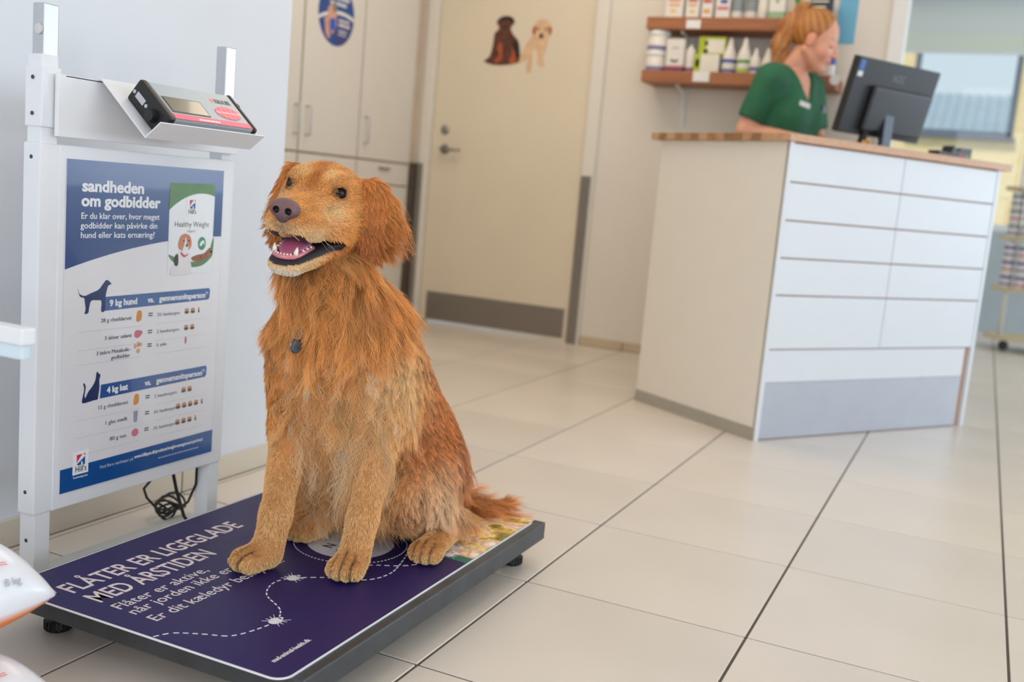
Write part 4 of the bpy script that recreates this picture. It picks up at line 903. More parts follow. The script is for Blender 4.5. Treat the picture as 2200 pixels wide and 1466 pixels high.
def bag_print(t, surf, u_, v_, dux, kind):
    p = surf(u_, v_); e = 0.02
    tu = surf(u_+e, v_)-p; tv = surf(u_, v_+e)-p; nn_ = np.cross(tu, tv); nn_ /= np.linalg.norm(nn_)
    if nn_[2] < 0: nn_ = -nn_
    Mx = frame(p+nn_*0.002, tu, tv)
    Mr = pm('print_coral', (232, 96, 84), 0.5)
    if kind == 'logo':
        b = MB()
        for i in range(20):
            a0, a1 = 2*math.pi*i/20, 2*math.pi*(i+.9)/20
            b.poly([(0.012*math.cos(a0), 0.012*math.sin(a0)), (0.012*math.cos(a1), 0.012*math.sin(a1)), (0.0105*math.cos(a1), 0.0105*math.sin(a1)), (0.0105*math.cos(a0), 0.0105*math.sin(a0))], 0.0003, Mx)
        b.poly([(-0.005, -0.006), (-0.003, 0.006), (-0.001, 0.0), (-0.002, -0.006)], 0.0003, Mx); b.poly([(0.001, -0.006), (0.002, 0.004), (0.004, 0.007), (0.004, -0.006)], 0.0003, Mx)
        for k in range(2):
            for j in range(9): b.box(-0.017+j*0.0038, -0.017+j*0.0038+0.0028, -0.018-k*0.004, -0.0162-k*0.004, 0, 0.0003, M=Mx)
        b.build('printed_logo', Mr, t)
    else:
        text('8 kg', 0.015, p+nn_*0.002, tu, tv, pm('print_grey_text', (170, 172, 180), 0.5), t)
du_b = np.array([0.02, 0.9998, 0.0])
t1, sf1 = food_bag(np.array([-1.262, 0.805, 0.174]), du_b, 0.205, 0.148, 0.092, 'white and orange pet food bag, upper one of the stack at the left edge', 0.055)
t2, sf2 = food_bag(np.array([-1.240, 0.782, 0.050]), du_b, 0.205, 0.150, 0.060, 'white pet food bag, lower one of the stack at the left edge', 0.0495)
bag_print(t1, sf1, 0.60, -0.70, du_b, 'logo'); bag_print(t1, sf1, 0.60, -0.93, du_b, 'kg'); bag_print(t2, sf2, 0.62, -0.70, du_b, 'logo')
t = thing('bracket_arm', 'white plastic bracket arm reaching in from the left wall', 'bracket', (-1.4, 0.905, 0.53))
b = MB(); b.box(-1.6795, -1.060, 0.893, 0.915, 0.546, 0.568, 0.003); b.build('arm', M_whitep, t)
b = MB(); b.box(-1.6795, -1.064, 0.897, 0.911, 0.527, 0.546, 0.003); b.build('rail', pm('rail_blue_white', (206, 222, 232), 0.25, var=0.01), t)
# ------------------------------------------------------------------ implicit surfaces (bodies are grown as one continuous skin)
def sub(P, c): return P-np.asarray(c, np.float32)
def s_ell(P, c, r, ax=None):
    q = sub(P, c)
    if ax is not None: q = q@np.asarray(ax, np.float32)
    r = np.asarray(r, np.float32)
    k0 = np.sqrt(((q/r)**2).sum(-1)); k1 = np.sqrt(((q/(r*r))**2).sum(-1))
    return k0*(k0-1)/np.maximum(k1, 1e-6)
def s_cone(P, a, b, r1, r2):
    a = np.asarray(a, np.float32); b = np.asarray(b, np.float32); d = b-a
    q = P-a; tt = np.clip((q@d)/(d@d), 0, 1)
    return np.sqrt(((q-tt[..., None]*d)**2).sum(-1))-(r1+tt*(r2-r1))
def smin(a, b, k):
    h = np.maximum(k-np.abs(a-b), 0)/k
    return np.minimum(a, b)-h*h*k*0.25
def sstep(e0, e1, x): q = np.clip((x-e0)/(e1-e0), 0, 1); return q*q*(3-2*q)
def smax(a, b, k): return -smin(-a, -b, k)
def grid(lo, hi, st):
    ax = [np.arange(lo[i], hi[i]+st, st, dtype=np.float32) for i in range(3)]
    P = np.stack(np.meshgrid(*ax, indexing='ij'), -1)
    return ax, P
def eval_grid(fn, lo, hi, st):
    ax, P = grid(lo, hi, st)
    S = np.empty(P.shape[:3], np.float32)
    for i in range(0, P.shape[0], 12): S[i:i+12] = fn(P[i:i+12])
    return S
def surface_nets(S, lo, st):
    inside = S < 0
    c = [inside[i:S.shape[0]-1+i, j:S.shape[1]-1+j, k:S.shape[2]-1+k] for i in (0, 1) for j in (0, 1) for k in (0, 1)]
    cnt = sum(x.astype(np.int8) for x in c); act = (cnt > 0) & (cnt < 8)
    idx = np.argwhere(act)
    vid = -np.ones(act.shape, np.int64); vid[act] = np.arange(len(idx))
    corner = np.array([(i, j, k) for i in (0, 1) for j in (0, 1) for k in (0, 1)])
    vals = np.stack([S[idx[:, 0]+o[0], idx[:, 1]+o[1], idx[:, 2]+o[2]] for o in corner], 1)
    acc = np.zeros((len(idx), 3), np.float32); num = np.zeros(len(idx), np.float32)
    for a in range(8):
        for b in range(a+1, 8):
            if np.abs(corner[a]-corner[b]).sum() != 1: continue
            va, vb = vals[:, a], vals[:, b]; m = (va < 0) != (vb < 0)
            tt = np.where(m, va/np.where(m, va-vb, 1), 0)
            p = corner[a]+tt[:, None]*(corner[b]-corner[a])
            acc[m] += p[m]; num[m] += 1
    V_ = (idx+acc/num[:, None])*st+np.asarray(lo)
    F = []
    for axx in range(3):
        a1, a2 = (axx+1) % 3, (axx+2) % 3
        sl0 = [slice(None)]*3; sl1 = [slice(None)]*3; sl0[axx] = slice(0, -1); sl1[axx] = slice(1, None)
        ch = inside[tuple(sl0)] != inside[tuple(sl1)]
        e = np.argwhere(ch)
        e = e[(e[:, a1] > 0) & (e[:, a2] > 0) & (e[:, a1] < act.shape[a1]) & (e[:, a2] < act.shape[a2])]
        flip = inside[e[:, 0], e[:, 1], e[:, 2]]
        q = []
        for (o1, o2) in ((-1, -1), (0, -1), (0, 0), (-1, 0)):
            k = e.copy(); k[:, a1] += o1; k[:, a2] += o2; q.append(vid[k[:, 0], k[:, 1], k[:, 2]])
        q = np.stack(q, 1); q[~flip] = q[~flip][:, ::-1]; F.append(q)
    F = np.concatenate(F); F = F[(F >= 0).all(1)]
    return V_, F
def mesh_np(name, Vv, F):
    me = bpy.data.meshes.new(name)
    n, m = len(Vv), len(F)
    me.vertices.add(n); me.vertices.foreach_set('co', np.asarray(Vv, np.float32).ravel())
    me.loops.add(m*4); me.loops.foreach_set('vertex_index', np.asarray(F, np.int32).ravel())
    me.polygons.add(m); me.polygons.foreach_set('loop_start', np.arange(0, m*4, 4, dtype=np.int32))
    me.update(calc_edges=True); me.validate()
    return me
class Field:
    def __init__(self, S, lo, st):
        self.S = S; self.lo = np.asarray(lo, np.float32); self.st = st; self.G = np.stack(np.gradient(S, st), -1)
    def _w(self, P):
        q = (P-self.lo)/self.st; mx = np.array(self.S.shape)-2
        i = np.clip(np.floor(q).astype(int), 0, mx); f = np.clip(q-i, 0, 1); return i, f
    def tri(self, A_, P):
        i, f = self._w(P); out = 0
        for a in (0, 1):
            for b in (0, 1):
                for c in (0, 1):
                    w = (f[:, 0] if a else 1-f[:, 0])*(f[:, 1] if b else 1-f[:, 1])*(f[:, 2] if c else 1-f[:, 2])
                    v = A_[i[:, 0]+a, i[:, 1]+b, i[:, 2]+c]
                    out = out+(w[:, None]*v if v.ndim == 2 else w*v)
        return out
    def s(self, P): return self.tri(self.S, P)
    def n(self, P):
        g = self.tri(self.G, P); return g/np.maximum(np.linalg.norm(g, axis=1), 1e-9)[:, None]
def unit(a): return a/np.maximum(np.linalg.norm(a, axis=-1), 1e-9)[..., None]
rng = np.random.default_rng(5)
def sample_roots(Vv, F, n, weight):
    """n points on the surface; weight(P) gives relative density"""
    T = np.concatenate([F[:, [0, 1, 2]], F[:, [0, 2, 3]]]); a, b, c = Vv[T[:, 0]], Vv[T[:, 1]], Vv[T[:, 2]]
    ar = np.linalg.norm(np.cross(b-a, c-a), axis=1)*weight((a+b+c)/3); cum = np.cumsum(ar); cum /= cum[-1]
    k = np.searchsorted(cum, rng.random(n)); u = rng.random(n); v = rng.random(n); m = u+v > 1; u[m] = 1-u[m]; v[m] = 1-v[m]
    return a[k]+u[:, None]*(b[k]-a[k])+v[:, None]*(c[k]-a[k])
def grow(P, N, flow, L_, lift, amp, freq, droop, fld, nseg, gvec, hmin):
    """guide strands that follow the skin: returns (n, nseg+1, 3)"""
    n = len(P); pts = [P.copy()]; pos = P.copy()
    d = unit(flow*(1-lift)[:, None]+N*lift[:, None]); side = unit(np.cross(N, flow)); ph = 5.0*vnoise(P, 0.9 if abs(P).max() > 3 else 40, 1.5)+rng.random(n)*1.8
    step = (L_/nseg)[:, None]
    for k in range(nseg):
        s_ = (k+1)/nseg
        d = unit(d+droop[:, None]*gvec*s_)
        wv = np.cos(ph+np.asarray(freq)*s_*6.28)[:, None]*side*amp[:, None]
        pos = pos+unit(d+wv)*step
        sv = fld.s(pos); need = hmin*(0.3+s_)-sv; m = need > 0
        if m.any(): pos[m] = pos[m]+fld.n(pos[m])*need[m][:, None]
        pts.append(pos.copy())
    return np.stack(pts, 1)
def kd_nearest(G, P):
    from mathutils import kdtree
    kd = kdtree.KDTree(len(G))
    for i, p in enumerate(G): kd.insert(p, i)
    kd.balance(); f = kd.find
    return np.array([f(p)[1] for p in P], np.int64)
def children(roots, groots, gpts, clump, spread, lenvar):
    gi = kd_nearest(groots.tolist(), roots.tolist()); K = gpts.shape[1]; tt = np.linspace(0, 1, K)
    off = gpts[gi]-groots[gi][:, None, :]
    ls = (1-lenvar*rng.random(len(roots)))[:, None, None]
    base = roots[:, None, :]+off*ls
    pull = (groots[gi]-roots)[:, None, :]*(clump[gi][:, None]*tt[None, :]**1.3)[..., None]
    jit = rng.normal(size=(len(roots), 1, 3))*(spread[gi][:, None]*tt[None, :]**1.2)[..., None]
    return base+pull+jit, gi
def fur_object(name, pts, cols, r0, r1, mat, parent):
    n, K = pts.shape[:2]
    cu = bpy.data.hair_curves.new(name); cu.add_curves([K]*n)
    cu.attributes['position'].data.foreach_set('vector', pts.astype(np.float32).ravel())
    ra = cu.attributes.get('radius') or cu.attributes.new('radius', 'FLOAT', 'POINT')
    tt = np.linspace(0, 1, K); rr = (r0[:, None]*(1-tt[None, :])+r1[:, None]*tt[None, :]).astype(np.float32)
    ra.data.foreach_set('value', rr.ravel())
    ca = cu.attributes.new('col', 'FLOAT_COLOR', 'CURVE'); c4 = np.ones((n, 4), np.float32); cc5 = np.maximum(cols, 0)**0.80*1.38; cc5[:, 1] *= 1+0.10*(1-cc5[:, 2]/np.maximum(cc5[:, 0], 1e-4)); c4[:, :3] = cc5/np.maximum(1.0, cc5.max(1)/0.95)[:, None]; ca.data.foreach_set('color', c4.ravel())
    cu.materials.append(mat)
    o = bpy.data.objects.new(name, cu); COL.objects.link(o); adopt(o, parent); o['kind'] = 'stuff'
    return o
def fur_material():
    m = bpy.data.materials.new('golden_fur'); m.use_nodes = True; nt = m.node_tree; n = nt.nodes; n.clear()
    out = n.new('ShaderNodeOutputMaterial'); h = n.new('ShaderNodeBsdfPrincipled')
    a = n.new('ShaderNodeAttribute'); a.attribute_name = 'col'
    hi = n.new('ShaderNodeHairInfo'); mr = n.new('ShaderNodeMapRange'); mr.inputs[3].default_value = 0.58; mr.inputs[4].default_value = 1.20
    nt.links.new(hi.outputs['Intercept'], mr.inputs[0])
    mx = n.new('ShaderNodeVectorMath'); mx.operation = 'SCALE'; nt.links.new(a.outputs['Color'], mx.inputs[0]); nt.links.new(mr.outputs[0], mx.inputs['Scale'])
    nt.links.new(mx.outputs[0], h.inputs['Base Color']); h.inputs['Roughness'].default_value = 0.42; h.inputs['Specular IOR Level'].default_value = 0.5
    nt.links.new(h.outputs[0], out.inputs['Surface']); return m
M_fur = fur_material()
def SR(c): return np.array(lin(c))
def mixc(a, b, w): w = np.clip(w, 0, 1)[:, None]; return a*(1-w)+b*w
def sstep(e0, e1, x): q = np.clip((x-e0)/(e1-e0), 0, 1); return q*q*(3-2*q)
def vnoise(P, sc, seed=0):
    q = P*sc; return (np.sin(q[:, 0]*1.7+q[:, 1]*2.3+seed)+np.sin(q[:, 1]*1.9-q[:, 2]*2.9+seed*2.1)+np.sin(q[:, 2]*2.1+q[:, 0]*1.3+seed*.7))/3

# ------------------------------------------------------------------ the dog
GOLD, PALE, RED, CREAM, DARK = SR((202, 120, 54)), SR((236, 182, 122)), SR((176, 88, 38)), SR((248, 212, 172)), SR((122, 60, 26))
dog = thing('dog', 'golden retriever sitting on the navy floor scale with open mouth', 'dog', (-1.0, 1.62, 0.0924))
DF = np.array([0.17, -0.985, 0.0]); DL = np.array([0.985, 0.17, 0.0])     # the dog's forward and left
# skeleton (metres)
J = dict(neckT=(-1.022, 1.475, 0.620), neckB=(-1.030, 1.545, 0.530), chT=(-1.030, 1.525, 0.520), chB=(-1.020, 1.600, 0.385), bkT=(-1.020, 1.630, 0.520), bkB=(-1.000, 1.762, 0.275), rump=(-1.000, 1.782, 0.205),
     shL=(-0.970, 1.570, 0.495), elL=(-0.955, 1.598, 0.350), wrL=(-0.936, 1.512, 0.190), paL=(-0.935, 1.492, 0.128), shR=(-1.090, 1.510, 0.480), elR=(-1.112, 1.530, 0.322), wrR=(-1.071, 1.440, 0.186), paR=(-1.074, 1.425, 0.122),
     thL=(-0.940, 1.748, 0.232), knL=(-0.912, 1.650, 0.200), hoL=(-0.880, 1.770, 0.122), hpL=(-0.864, 1.655, 0.114), thR=(-1.085, 1.745, 0.190), knR=(-1.110, 1.650, 0.175), hpR=(-1.110, 1.600, 0.112), beT=(-1.025, 1.620, 0.350), beB=(-1.015, 1.700, 0.230),
     t0=(-0.955, 1.850, 0.150), t1=(-0.905, 1.930, 0.1105), t2=(-0.868, 2.000, 0.1115))
def paw(P, c, fw, sc=1.0):
    fw = np.array(fw, float); fw /= np.linalg.norm(fw); lf = np.array([-fw[1], fw[0], 0])
    ax = np.stack([fw, lf, [0, 0, 1]], 1); c = np.asarray(c)
    d = s_ell(P, c, (0.036*sc, 0.026*sc, 0.022*sc), ax)
    toe = None
    for i, o in enumerate((-0.0225, -0.008, 0.008, 0.0225)):
        fx = 0.026 if abs(o) < 0.01 else 0.017
        e = s_ell(P, c+fw*fx*sc+lf*o*sc+np.array([0, 0, -0.004]), (0.021*sc, 0.0095*sc, 0.0150*sc), ax)
        toe = e if toe is None else smin(toe, e, 0.003)
    return smin(d, toe, 0.007)
FWL = (0.20, -0.98, 0); FWR = (-0.52, -0.85, 0); FWH = (0.12, -0.99, 0)
pcL, pcR, pcH = (-0.937, 1.480, 0.1140), (-1.083, 1.409, 0.1140), (-0.864, 1.636, 0.1140)
def legs_sdf(P):
    d = smin(s_cone(P, J['elL'], J['wrL'], 0.036, 0.0235), s_cone(P, J['wrL'], J['paL'], 0.0245, 0.026), 0.015)
    d = smin(d, paw(P, pcL, FWL), 0.012)
    e = smin(s_cone(P, J['elR'], J['wrR'], 0.036, 0.0235), s_cone(P, J['wrR'], J['paR'], 0.0245, 0.026), 0.015)
    e = smin(e, paw(P, pcR, FWR), 0.012)
    h = smin(s_cone(P, J['hoL'], J['hpL'], 0.023, 0.021), paw(P, pcH, FWH, 0.95), 0.012)
    h2 = smin(s_cone(P, J['thR'], J['hpR'], 0.028, 0.022), paw(P, (-1.110, 1.590, 0.113), (-.1, -1, 0), 0.95), 0.012)
    return np.minimum(np.minimum(d, e), np.minimum(h, h2))
def torso_sdf(P):
    d = s_cone(P, J['chT'], J['chB'], 0.087, 0.080)
    d = smin(d, s_cone(P, J['bkT'], J['bkB'], 0.074, 0.092), 0.06)
    d = smin(d, s_cone(P, J['bkB'], J['rump'], 0.092, 0.090), 0.04)
    d = smin(d, s_cone(P, J['neckT'], J['neckB'], 0.070, 0.082), 0.05)
    for s_ in ('L', 'R'):
        d = smin(d, s_cone(P, J['sh'+s_], J['el'+s_], 0.060, 0.040), 0.035)
        d = smin(d, s_cone(P, J['th'+s_], J['kn'+s_], 0.078, 0.050), 0.035)
        d = smin(d, s_cone(P, J['kn'+s_], J['ho'+s_] if s_ == 'L' else J['hpR'], 0.045, 0.028), 0.02)
    d = smin(d, s_cone(P, J['beT'], J['beB'], 0.070, 0.075), 0.05)
    return d
def tail_sdf(P): return smin(s_cone(P, J['t0'], J['t1'], 0.018, 0.009), s_cone(P, J['t1'], J['t2'], 0.009, 0.005), 0.01)
def body_sdf(P):
    d = smin(torso_sdf(P), legs_sdf(P), 0.016)
    d = smin(d, tail_sdf(P), 0.03)
    return smax(d, 0.0930-P[..., 2], 0.004)
BLO, BHI, BST = (-1.22, 1.36, 0.080), (-0.80, 2.03, 0.72), 0.0045
SB = eval_grid(body_sdf, BLO, BHI, BST); VB, FB = surface_nets(SB, BLO, BST); FLD_B = Field(SB, BLO, BST)
# head, modelled in its own frame (cm: x to the nose, y to its left, z up; origin between the eyes)
HO = np.array([-1.008, 1.413, 0.763])
def head_axes(yaw, pit, rol):
    fw = np.array([math.sin(yaw)*math.cos(pit), -math.cos(yaw)*math.cos(pit), math.sin(pit)])
    l0 = np.array([math.cos(yaw), math.sin(yaw), 0]); u0 = np.cross(fw, l0)
    return np.stack([fw, math.cos(rol)*l0+math.sin(rol)*u0, -math.sin(rol)*l0+math.cos(rol)*u0], 1)
HM = head_axes(*[math.radians(a) for a in (15.0, 2.0, -6.0)])
def h2w(p): return HO+(np.asarray(p)*0.01)@HM.T
EYE = [np.array([-0.75, 3.75*s_, 0.05]) for s_ in (1, -1)]
EDIR = [np.array([0.80, 0.58*s_, 0.10])/np.linalg.norm([0.80, 0.58, 0.10]) for s_ in (1, -1)]
def zu(x): return -7.75+1.0*sstep(7.0, 10.5, x)-0.80*sstep(-1.5, 4.0, x)
def zl(x): return -8.0-0.285*np.clip(x+1.8, 0, 30)
def cavity(P):
    x, y, z = P[..., 0], P[..., 1], P[..., 2]
    return np.maximum(np.maximum(z-zu(x), zl(x)-z), np.maximum(np.abs(y)-5.6, -1.8-x))*0.9
def ear_sdf(P, s_):
    wd_ = np.array([-0.62, 0.78*s_, 0.0]); wd_ /= np.linalg.norm(wd_); up_ = np.array([0.05, -0.12*s_, 1.0]); up_ -= wd_*(up_@wd_); up_ /= np.linalg.norm(up_)
    ax = np.stack([wd_, up_, np.cross(wd_, up_)], 1)
    off = np.array([0, 0, 0]) if s_ > 0 else np.array([-1.0, 0.9, 0.0])
    d = s_ell(P, np.array([-7.2, 8.7*s_, -0.6])+off, (2.3, 3.7, 0.85), ax)
    d = smin(d, s_ell(P, np.array([-6.7, 9.1*s_, -5.2])+off, (2.8, 5.9, 0.8), ax), 1.6)
    return smin(d, s_ell(P, np.array([-7.0, 6.6*s_, 1.5])+off, (2.3, 2.2, 1.7)), 1.6)
def head_sdf(P):
    d = s_ell(P, (-5.2, 0, -0.8), (7.0, 6.7, 5.6))
    d = smin(d, s_ell(P, (-9.0, 0, -2.6), (5.0, 5.9, 5.9)), 2.0)
    for s_ in (1, -1):
        d = smin(d, s_ell(P, (-1.1, 3.1*s_, 1.5), (1.9, 1.9, 1.7)), 1.5)
    d = smin(d, s_cone(P, (-1.5, 0, -1.9), (9.4, 0, -4.5), 3.35, 2.45), 1.8)
    for s_ in (1, -1):
        d = smin(d, s_ell(P, (4.7, 2.25*s_, -5.9), (6.3, 2.15, 2.75)), 1.2)
        d = smin(d, s_ell(P, (-3.4, 4.4*s_, -4.9), (4.6, 2.8, 4.6)), 1.8)
    d = smin(d, s_ell(P, (9.9, 0, -5.4), (1.7, 2.3, 1.9)), 1.0)
    j = None
    for s_ in (1, -1):
        c = s_cone(P, (-4.5, 3.0*s_, -8.7), (7.2, 1.35*s_, -12.35), 2.3, 1.5); j = c if j is None else smin(j, c, 1.4)
    j = smin(j, s_ell(P, (8.0, 0, -12.55), (2.0, 2.2, 1.45)), 1.0)
    j = smin(j, s_ell(P, (2.0, 0, -11.6), (6.5, 2.6, 1.7)), 1.2)
    d = smin(d, j, 1.2)
    d = smax(d, -cavity(P), 0.5)
    d = smin(d, s_cone(P, (-8.5, 0, -5.0), (-12.5, 0, -16.0), 5.9, 7.4), 3.0)
    for c, e in zip(EYE, EDIR):
        d = smin(d, np.sqrt((sub(P, c)**2).sum(-1))-1.42, 0.7)
        tl = np.cross([0, 0, 1.0], e); tl /= np.linalg.norm(tl); ax = np.stack([e, tl, np.cross(e, tl)], 1)
        d = smax(d, -s_ell(P, c+e*1.30, (0.95, 1.10, 0.72), ax), 0.22)
    return np.minimum(smin(d, ear_sdf(P, 1), 0.7), smin(d, ear_sdf(P, -1), 0.7))
HLO, HHI, HST = (-17.0, -14.0, -19.0), (13.5, 14.5, 6.5), 0.24
SH = eval_grid(head_sdf, HLO, HHI, HST); VH, FH = surface_nets(SH, HLO, HST); FLD_H = Field(SH, HLO, HST)

def head_color(P):
    x, y, z = P[:, 0], P[:, 1], P[:, 2]; ay = np.abs(y)
    c = np.tile(GOLD, (len(P), 1))
    c = mixc(c, SR((160, 78, 24)), sstep(1.8, 0.3, ay)*sstep(-8, 0, x)*sstep(-1.5, 0.5, z)*0.8)          # dark forehead furrow
    c = mixc(c, SR((226, 176, 112)), np.exp(-(((x+0.2)/1.6)**2+((ay-2.3)/1.1)**2+((z-2.3)/1.1)**2))*0.9)     # pale brows
    c = mixc(c, SR((230, 184, 126)), np.exp(-(((x-1.2)/3.0)**2+((ay-4.2)/1.8)**2+((z+3.2)/1.7)**2))*0.8)     # pale under the eyes
    for ce, ed in zip(EYE, EDIR):
        de = np.linalg.norm((P-(ce+ed*0.9+np.array([0.25, -0.35*np.sign(ce[1]), -0.1])))*np.array([1, 0.9, 1.2]), axis=1); c = mixc(c, SR((84, 42, 22)), sstep(1.9, 1.0, de)*0.75)
    c = mixc(c, SR((226, 182, 132)), sstep(-4.6, -7.4, z)*sstep(-1.5, 6.0, x)*0.85)                           # pale flews
    c = mixc(c, SR((238, 226, 212)), sstep(-12.6, -13.4, z)*sstep(3.0, 6.5, x)*0.95)                         # white chin
    c = mixc(c, SR((92, 76, 66)), np.exp(-(((x-11.3)/0.9)**2+(y/1.3)**2+((z+6.2)/1.0)**2))*0.8)               # dark under the nose
    e = np.minimum(ear_sdf(P, 1), ear_sdf(P, -1)); we = sstep(0.8, -0.3, e)*sstep(4.4, 6.6, ay)
    c = mixc(c, mixc(np.tile(SR((190, 98, 34)), (len(P), 1)), SR((150, 66, 20)), sstep(0, -7, z)), we)
    c = mixc(c, SR((206, 140, 74)), sstep(-6, -12, x)*0.3)
    return c*(0.88+0.20*vnoise(P, 0.9, 2.0))[:, None]
def skin_mask(P):
    """bare skin: lips, mouth lining, eye rims"""
    x, y, z = P[:, 0], P[:, 1], P[:, 2]
    inside = (cavity(P) < 0.32) & (x < 11.5)
    lip = (z < zl(x)+0.25) & (z > zl(x)-1.15) & (x > -2.2) & (z < -7.9)
    eye = np.zeros(len(P), bool)
    for c, e in zip(EYE, EDIR): eye |= (np.linalg.norm((P-(c+e*1.0))*np.array([1, 1, 1.15]), axis=1) < 1.14)
    return inside, lip, eye
ins, lip, eye = skin_mask(VH)
colH = head_color(VH)
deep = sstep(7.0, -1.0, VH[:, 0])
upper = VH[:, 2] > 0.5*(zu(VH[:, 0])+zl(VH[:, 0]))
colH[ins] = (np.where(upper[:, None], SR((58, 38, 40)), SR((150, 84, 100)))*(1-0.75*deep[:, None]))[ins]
colH[lip] = SR((40, 36, 40)); colH[eye] = SR((44, 30, 24))
def toe_gap_shade(P):
    g = np.zeros(len(P))
    for c, fw in ((pcL, FWL), (pcR, FWR), (pcH, FWH)):
        fw = unit(np.array(fw, float)); lf = np.array([-fw[1], fw[0], 0]); q = P-np.array(c); a = q@fw; b = q@lf
        near = sstep(0.050, 0.040, np.abs(a-0.005))*sstep(0.034, 0.028, np.abs(b))*sstep(0.004, 0.016, a)
        ln = np.maximum(np.maximum(np.exp(-((b-0.0155)/0.0022)**2), np.exp(-((b+0.0155)/0.0022)**2)), np.exp(-(b/0.0022)**2)); g = np.maximum(g, near*ln)
    return g
def body_color(P):
    rel = P-np.array([-1.0, 1.62, 0.0924]); u = rel@DF; v = rel@DL; w = rel[:, 2]
    c = np.tile(GOLD, (len(P), 1))
    nz = vnoise(P, 22, 1.0); nz2 = vnoise(P, 55, 3.0)
    c = mixc(c, RED, sstep(0.0, -0.12, u)*sstep(0.06, 0.16, w)*0.95)                              # red back and flank
    c = mixc(c, DARK, sstep(0.0, 0.5, nz)*0.38); c = mixc(c, PALE, sstep(0.1, 0.6, nz2)*0.12)
    side = np.abs(v+0.015); chest = np.maximum(sstep(0.02, 0.08, u), sstep(-0.08, -0.02, u)*sstep(0.34, 0.28, w))*sstep(0.105, 0.05, side)
    c = mixc(c, SR((206, 122, 52)), chest*0.5*sstep(0.50, 0.40, w)); c = mixc(c, SR((228, 164, 104)), chest*0.75*sstep(0.40, 0.30, w))
    c = mixc(c, SR((226, 156, 90)), chest*sstep(0.2, 0.6, nz2)*sstep(0.47, 0.40, w)*0.5)
    c = mixc(c, PALE, np.exp(-(((v-0.080)/0.045)**2+((w-0.34)/0.085)**2+((u-0.03)/0.08)**2))*0.9)   # pale shoulder patch
    c = mixc(c, CREAM, np.exp(-(((v-0.12)/0.05)**2+((w-0.10)/0.06)**2+((u+0.04)/0.07)**2))*0.8)    # pale breeches
    c = mixc(c, RED, np.exp(-(((v-0.10)/0.06)**2+((w-0.20)/0.05)**2+((u+0.06)/0.07)**2))*0.6)
    lg = legs_sdf(P); lw = sstep(0.014, 0.0, lg); c = mixc(c, SR((216, 154, 96)), lw*0.85)
    c = mixc(c, SR((224, 176, 118)), lw*sstep(0.030, 0.008, w)*0.75)
    c = mixc(c, SR((70, 40, 22)), toe_gap_shade(P)*0.85)  # shade between the toes put into the coat colour
    c = mixc(c, SR((168, 84, 34)), sstep(0.02, 0.0, tail_sdf(P))*0.8)
    return c
body_verts = np.concatenate([VB, h2w(VH)]); body_faces = np.concatenate([FB, FH+len(VB)])
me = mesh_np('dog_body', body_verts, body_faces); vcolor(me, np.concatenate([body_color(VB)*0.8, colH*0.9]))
link('body', me, vcol('dog_skin', 0.55, spec=0.35), dog, True)

# --- fur of the head (grown in head space)
def ear_w(P): return sstep(0.6, -0.2, np.minimum(ear_sdf(P, 1), ear_sdf(P, -1)))*sstep(4.6, 6.6, np.abs(P[:, 1]))
def head_flow(P, N):
    f = unit(P-np.array([13.5, 0, -3.0])); f = f*np.array([1.0, 0.7, 0.8])
    lowj = sstep(-8.5, -10.5, P[:, 2])[:, None]; f = f*(1-lowj*0.5)+np.array([-0.8, 0, -0.35])*lowj*0.5
    we = ear_w(P)[:, None]; sgn = np.sign(P[:, 1])[:, None]
    rq = np.zeros(len(P))
    for s_ in (1, -1):
        wd_ = unit(np.array([-0.62, 0.78*s_, 0.0])); off = np.array([0, 0, 0]) if s_ > 0 else np.array([-1.0, 0.9, 0.0]); rq = np.where(np.sign(P[:, 1]) == s_, (P-(np.array([-6.7, 9.1*s_, -5.2])+off))@wd_, rq)
    ro = sstep(0.3, 2.6, rq)[:, None]
    ef = np.concatenate([-0.20-0.45*ro, (0.20+1.05*ro+0.18*np.sin(P[:, 2:3]*0.9))*sgn, -0.85+0.50*ro], 1)
    nk = sstep(-7.5, -11.0, P[:, 0])[:, None]*(1-we)
    f = f*(1-we)+ef*we; f = f*(1-nk)+np.array([-0.25, 0, -0.95])*nk
    f = f-N*(f*N).sum(1)[:, None]; return unit(f)
def head_len(P):
    x, y, z = P[:, 0], P[:, 1], P[:, 2]
    L_ = 0.45+0.45*sstep(6, -2, x)+0.6*sstep(-2, -7, x)+0.5*sstep(-4, -9, z)*sstep(3, -3, x)
    L_ = L_+2.4*sstep(-6.5, -10, x)
    we = ear_w(P); e = np.minimum(np.abs(ear_sdf(P, 1)), np.abs(ear_sdf(P, -1)))
    rim = np.zeros(len(P))
    for s_ in (1, -1):
        off = np.array([0, 0, 0]) if s_ > 0 else np.array([-1.0, 0.9, 0.0]); wd_ = np.array([-0.62, 0.78*s_, 0]); wd_ /= np.linalg.norm(wd_)
        q = (P-(np.array([-6.7, 9.1*s_, -5.2])+off))@wd_; rim = np.maximum(rim, (1.0 if s_ > 0 else 0.35)*sstep(0.6, 2.4, q)*(np.sign(y) == s_))
    L_ = L_*(1-we)+we*(1.5+4.6*rim*sstep(3.5, 0, z)*sstep(-10.5, -7.5, z)+1.0*sstep(1, 4.0, z)); return L_
def head_ok(P):
    a, b, c = skin_mask(P); nose = (P[:, 0] > 10.1) & (np.linalg.norm((P-np.array([11.6, 0, -3.7]))/np.array([1.7, 2.45, 1.95]), axis=1) < 1.0)
    return ~(a | b | c | nose)
def hroots(n):
    r = sample_roots(VH, FH, n, lambda p: 1.0+1.4*sstep(-6, 0, p[:, 0])-0.75*(p[:, 2] < -12)*(p[:, 0] < -6)); return r[head_ok(r)]
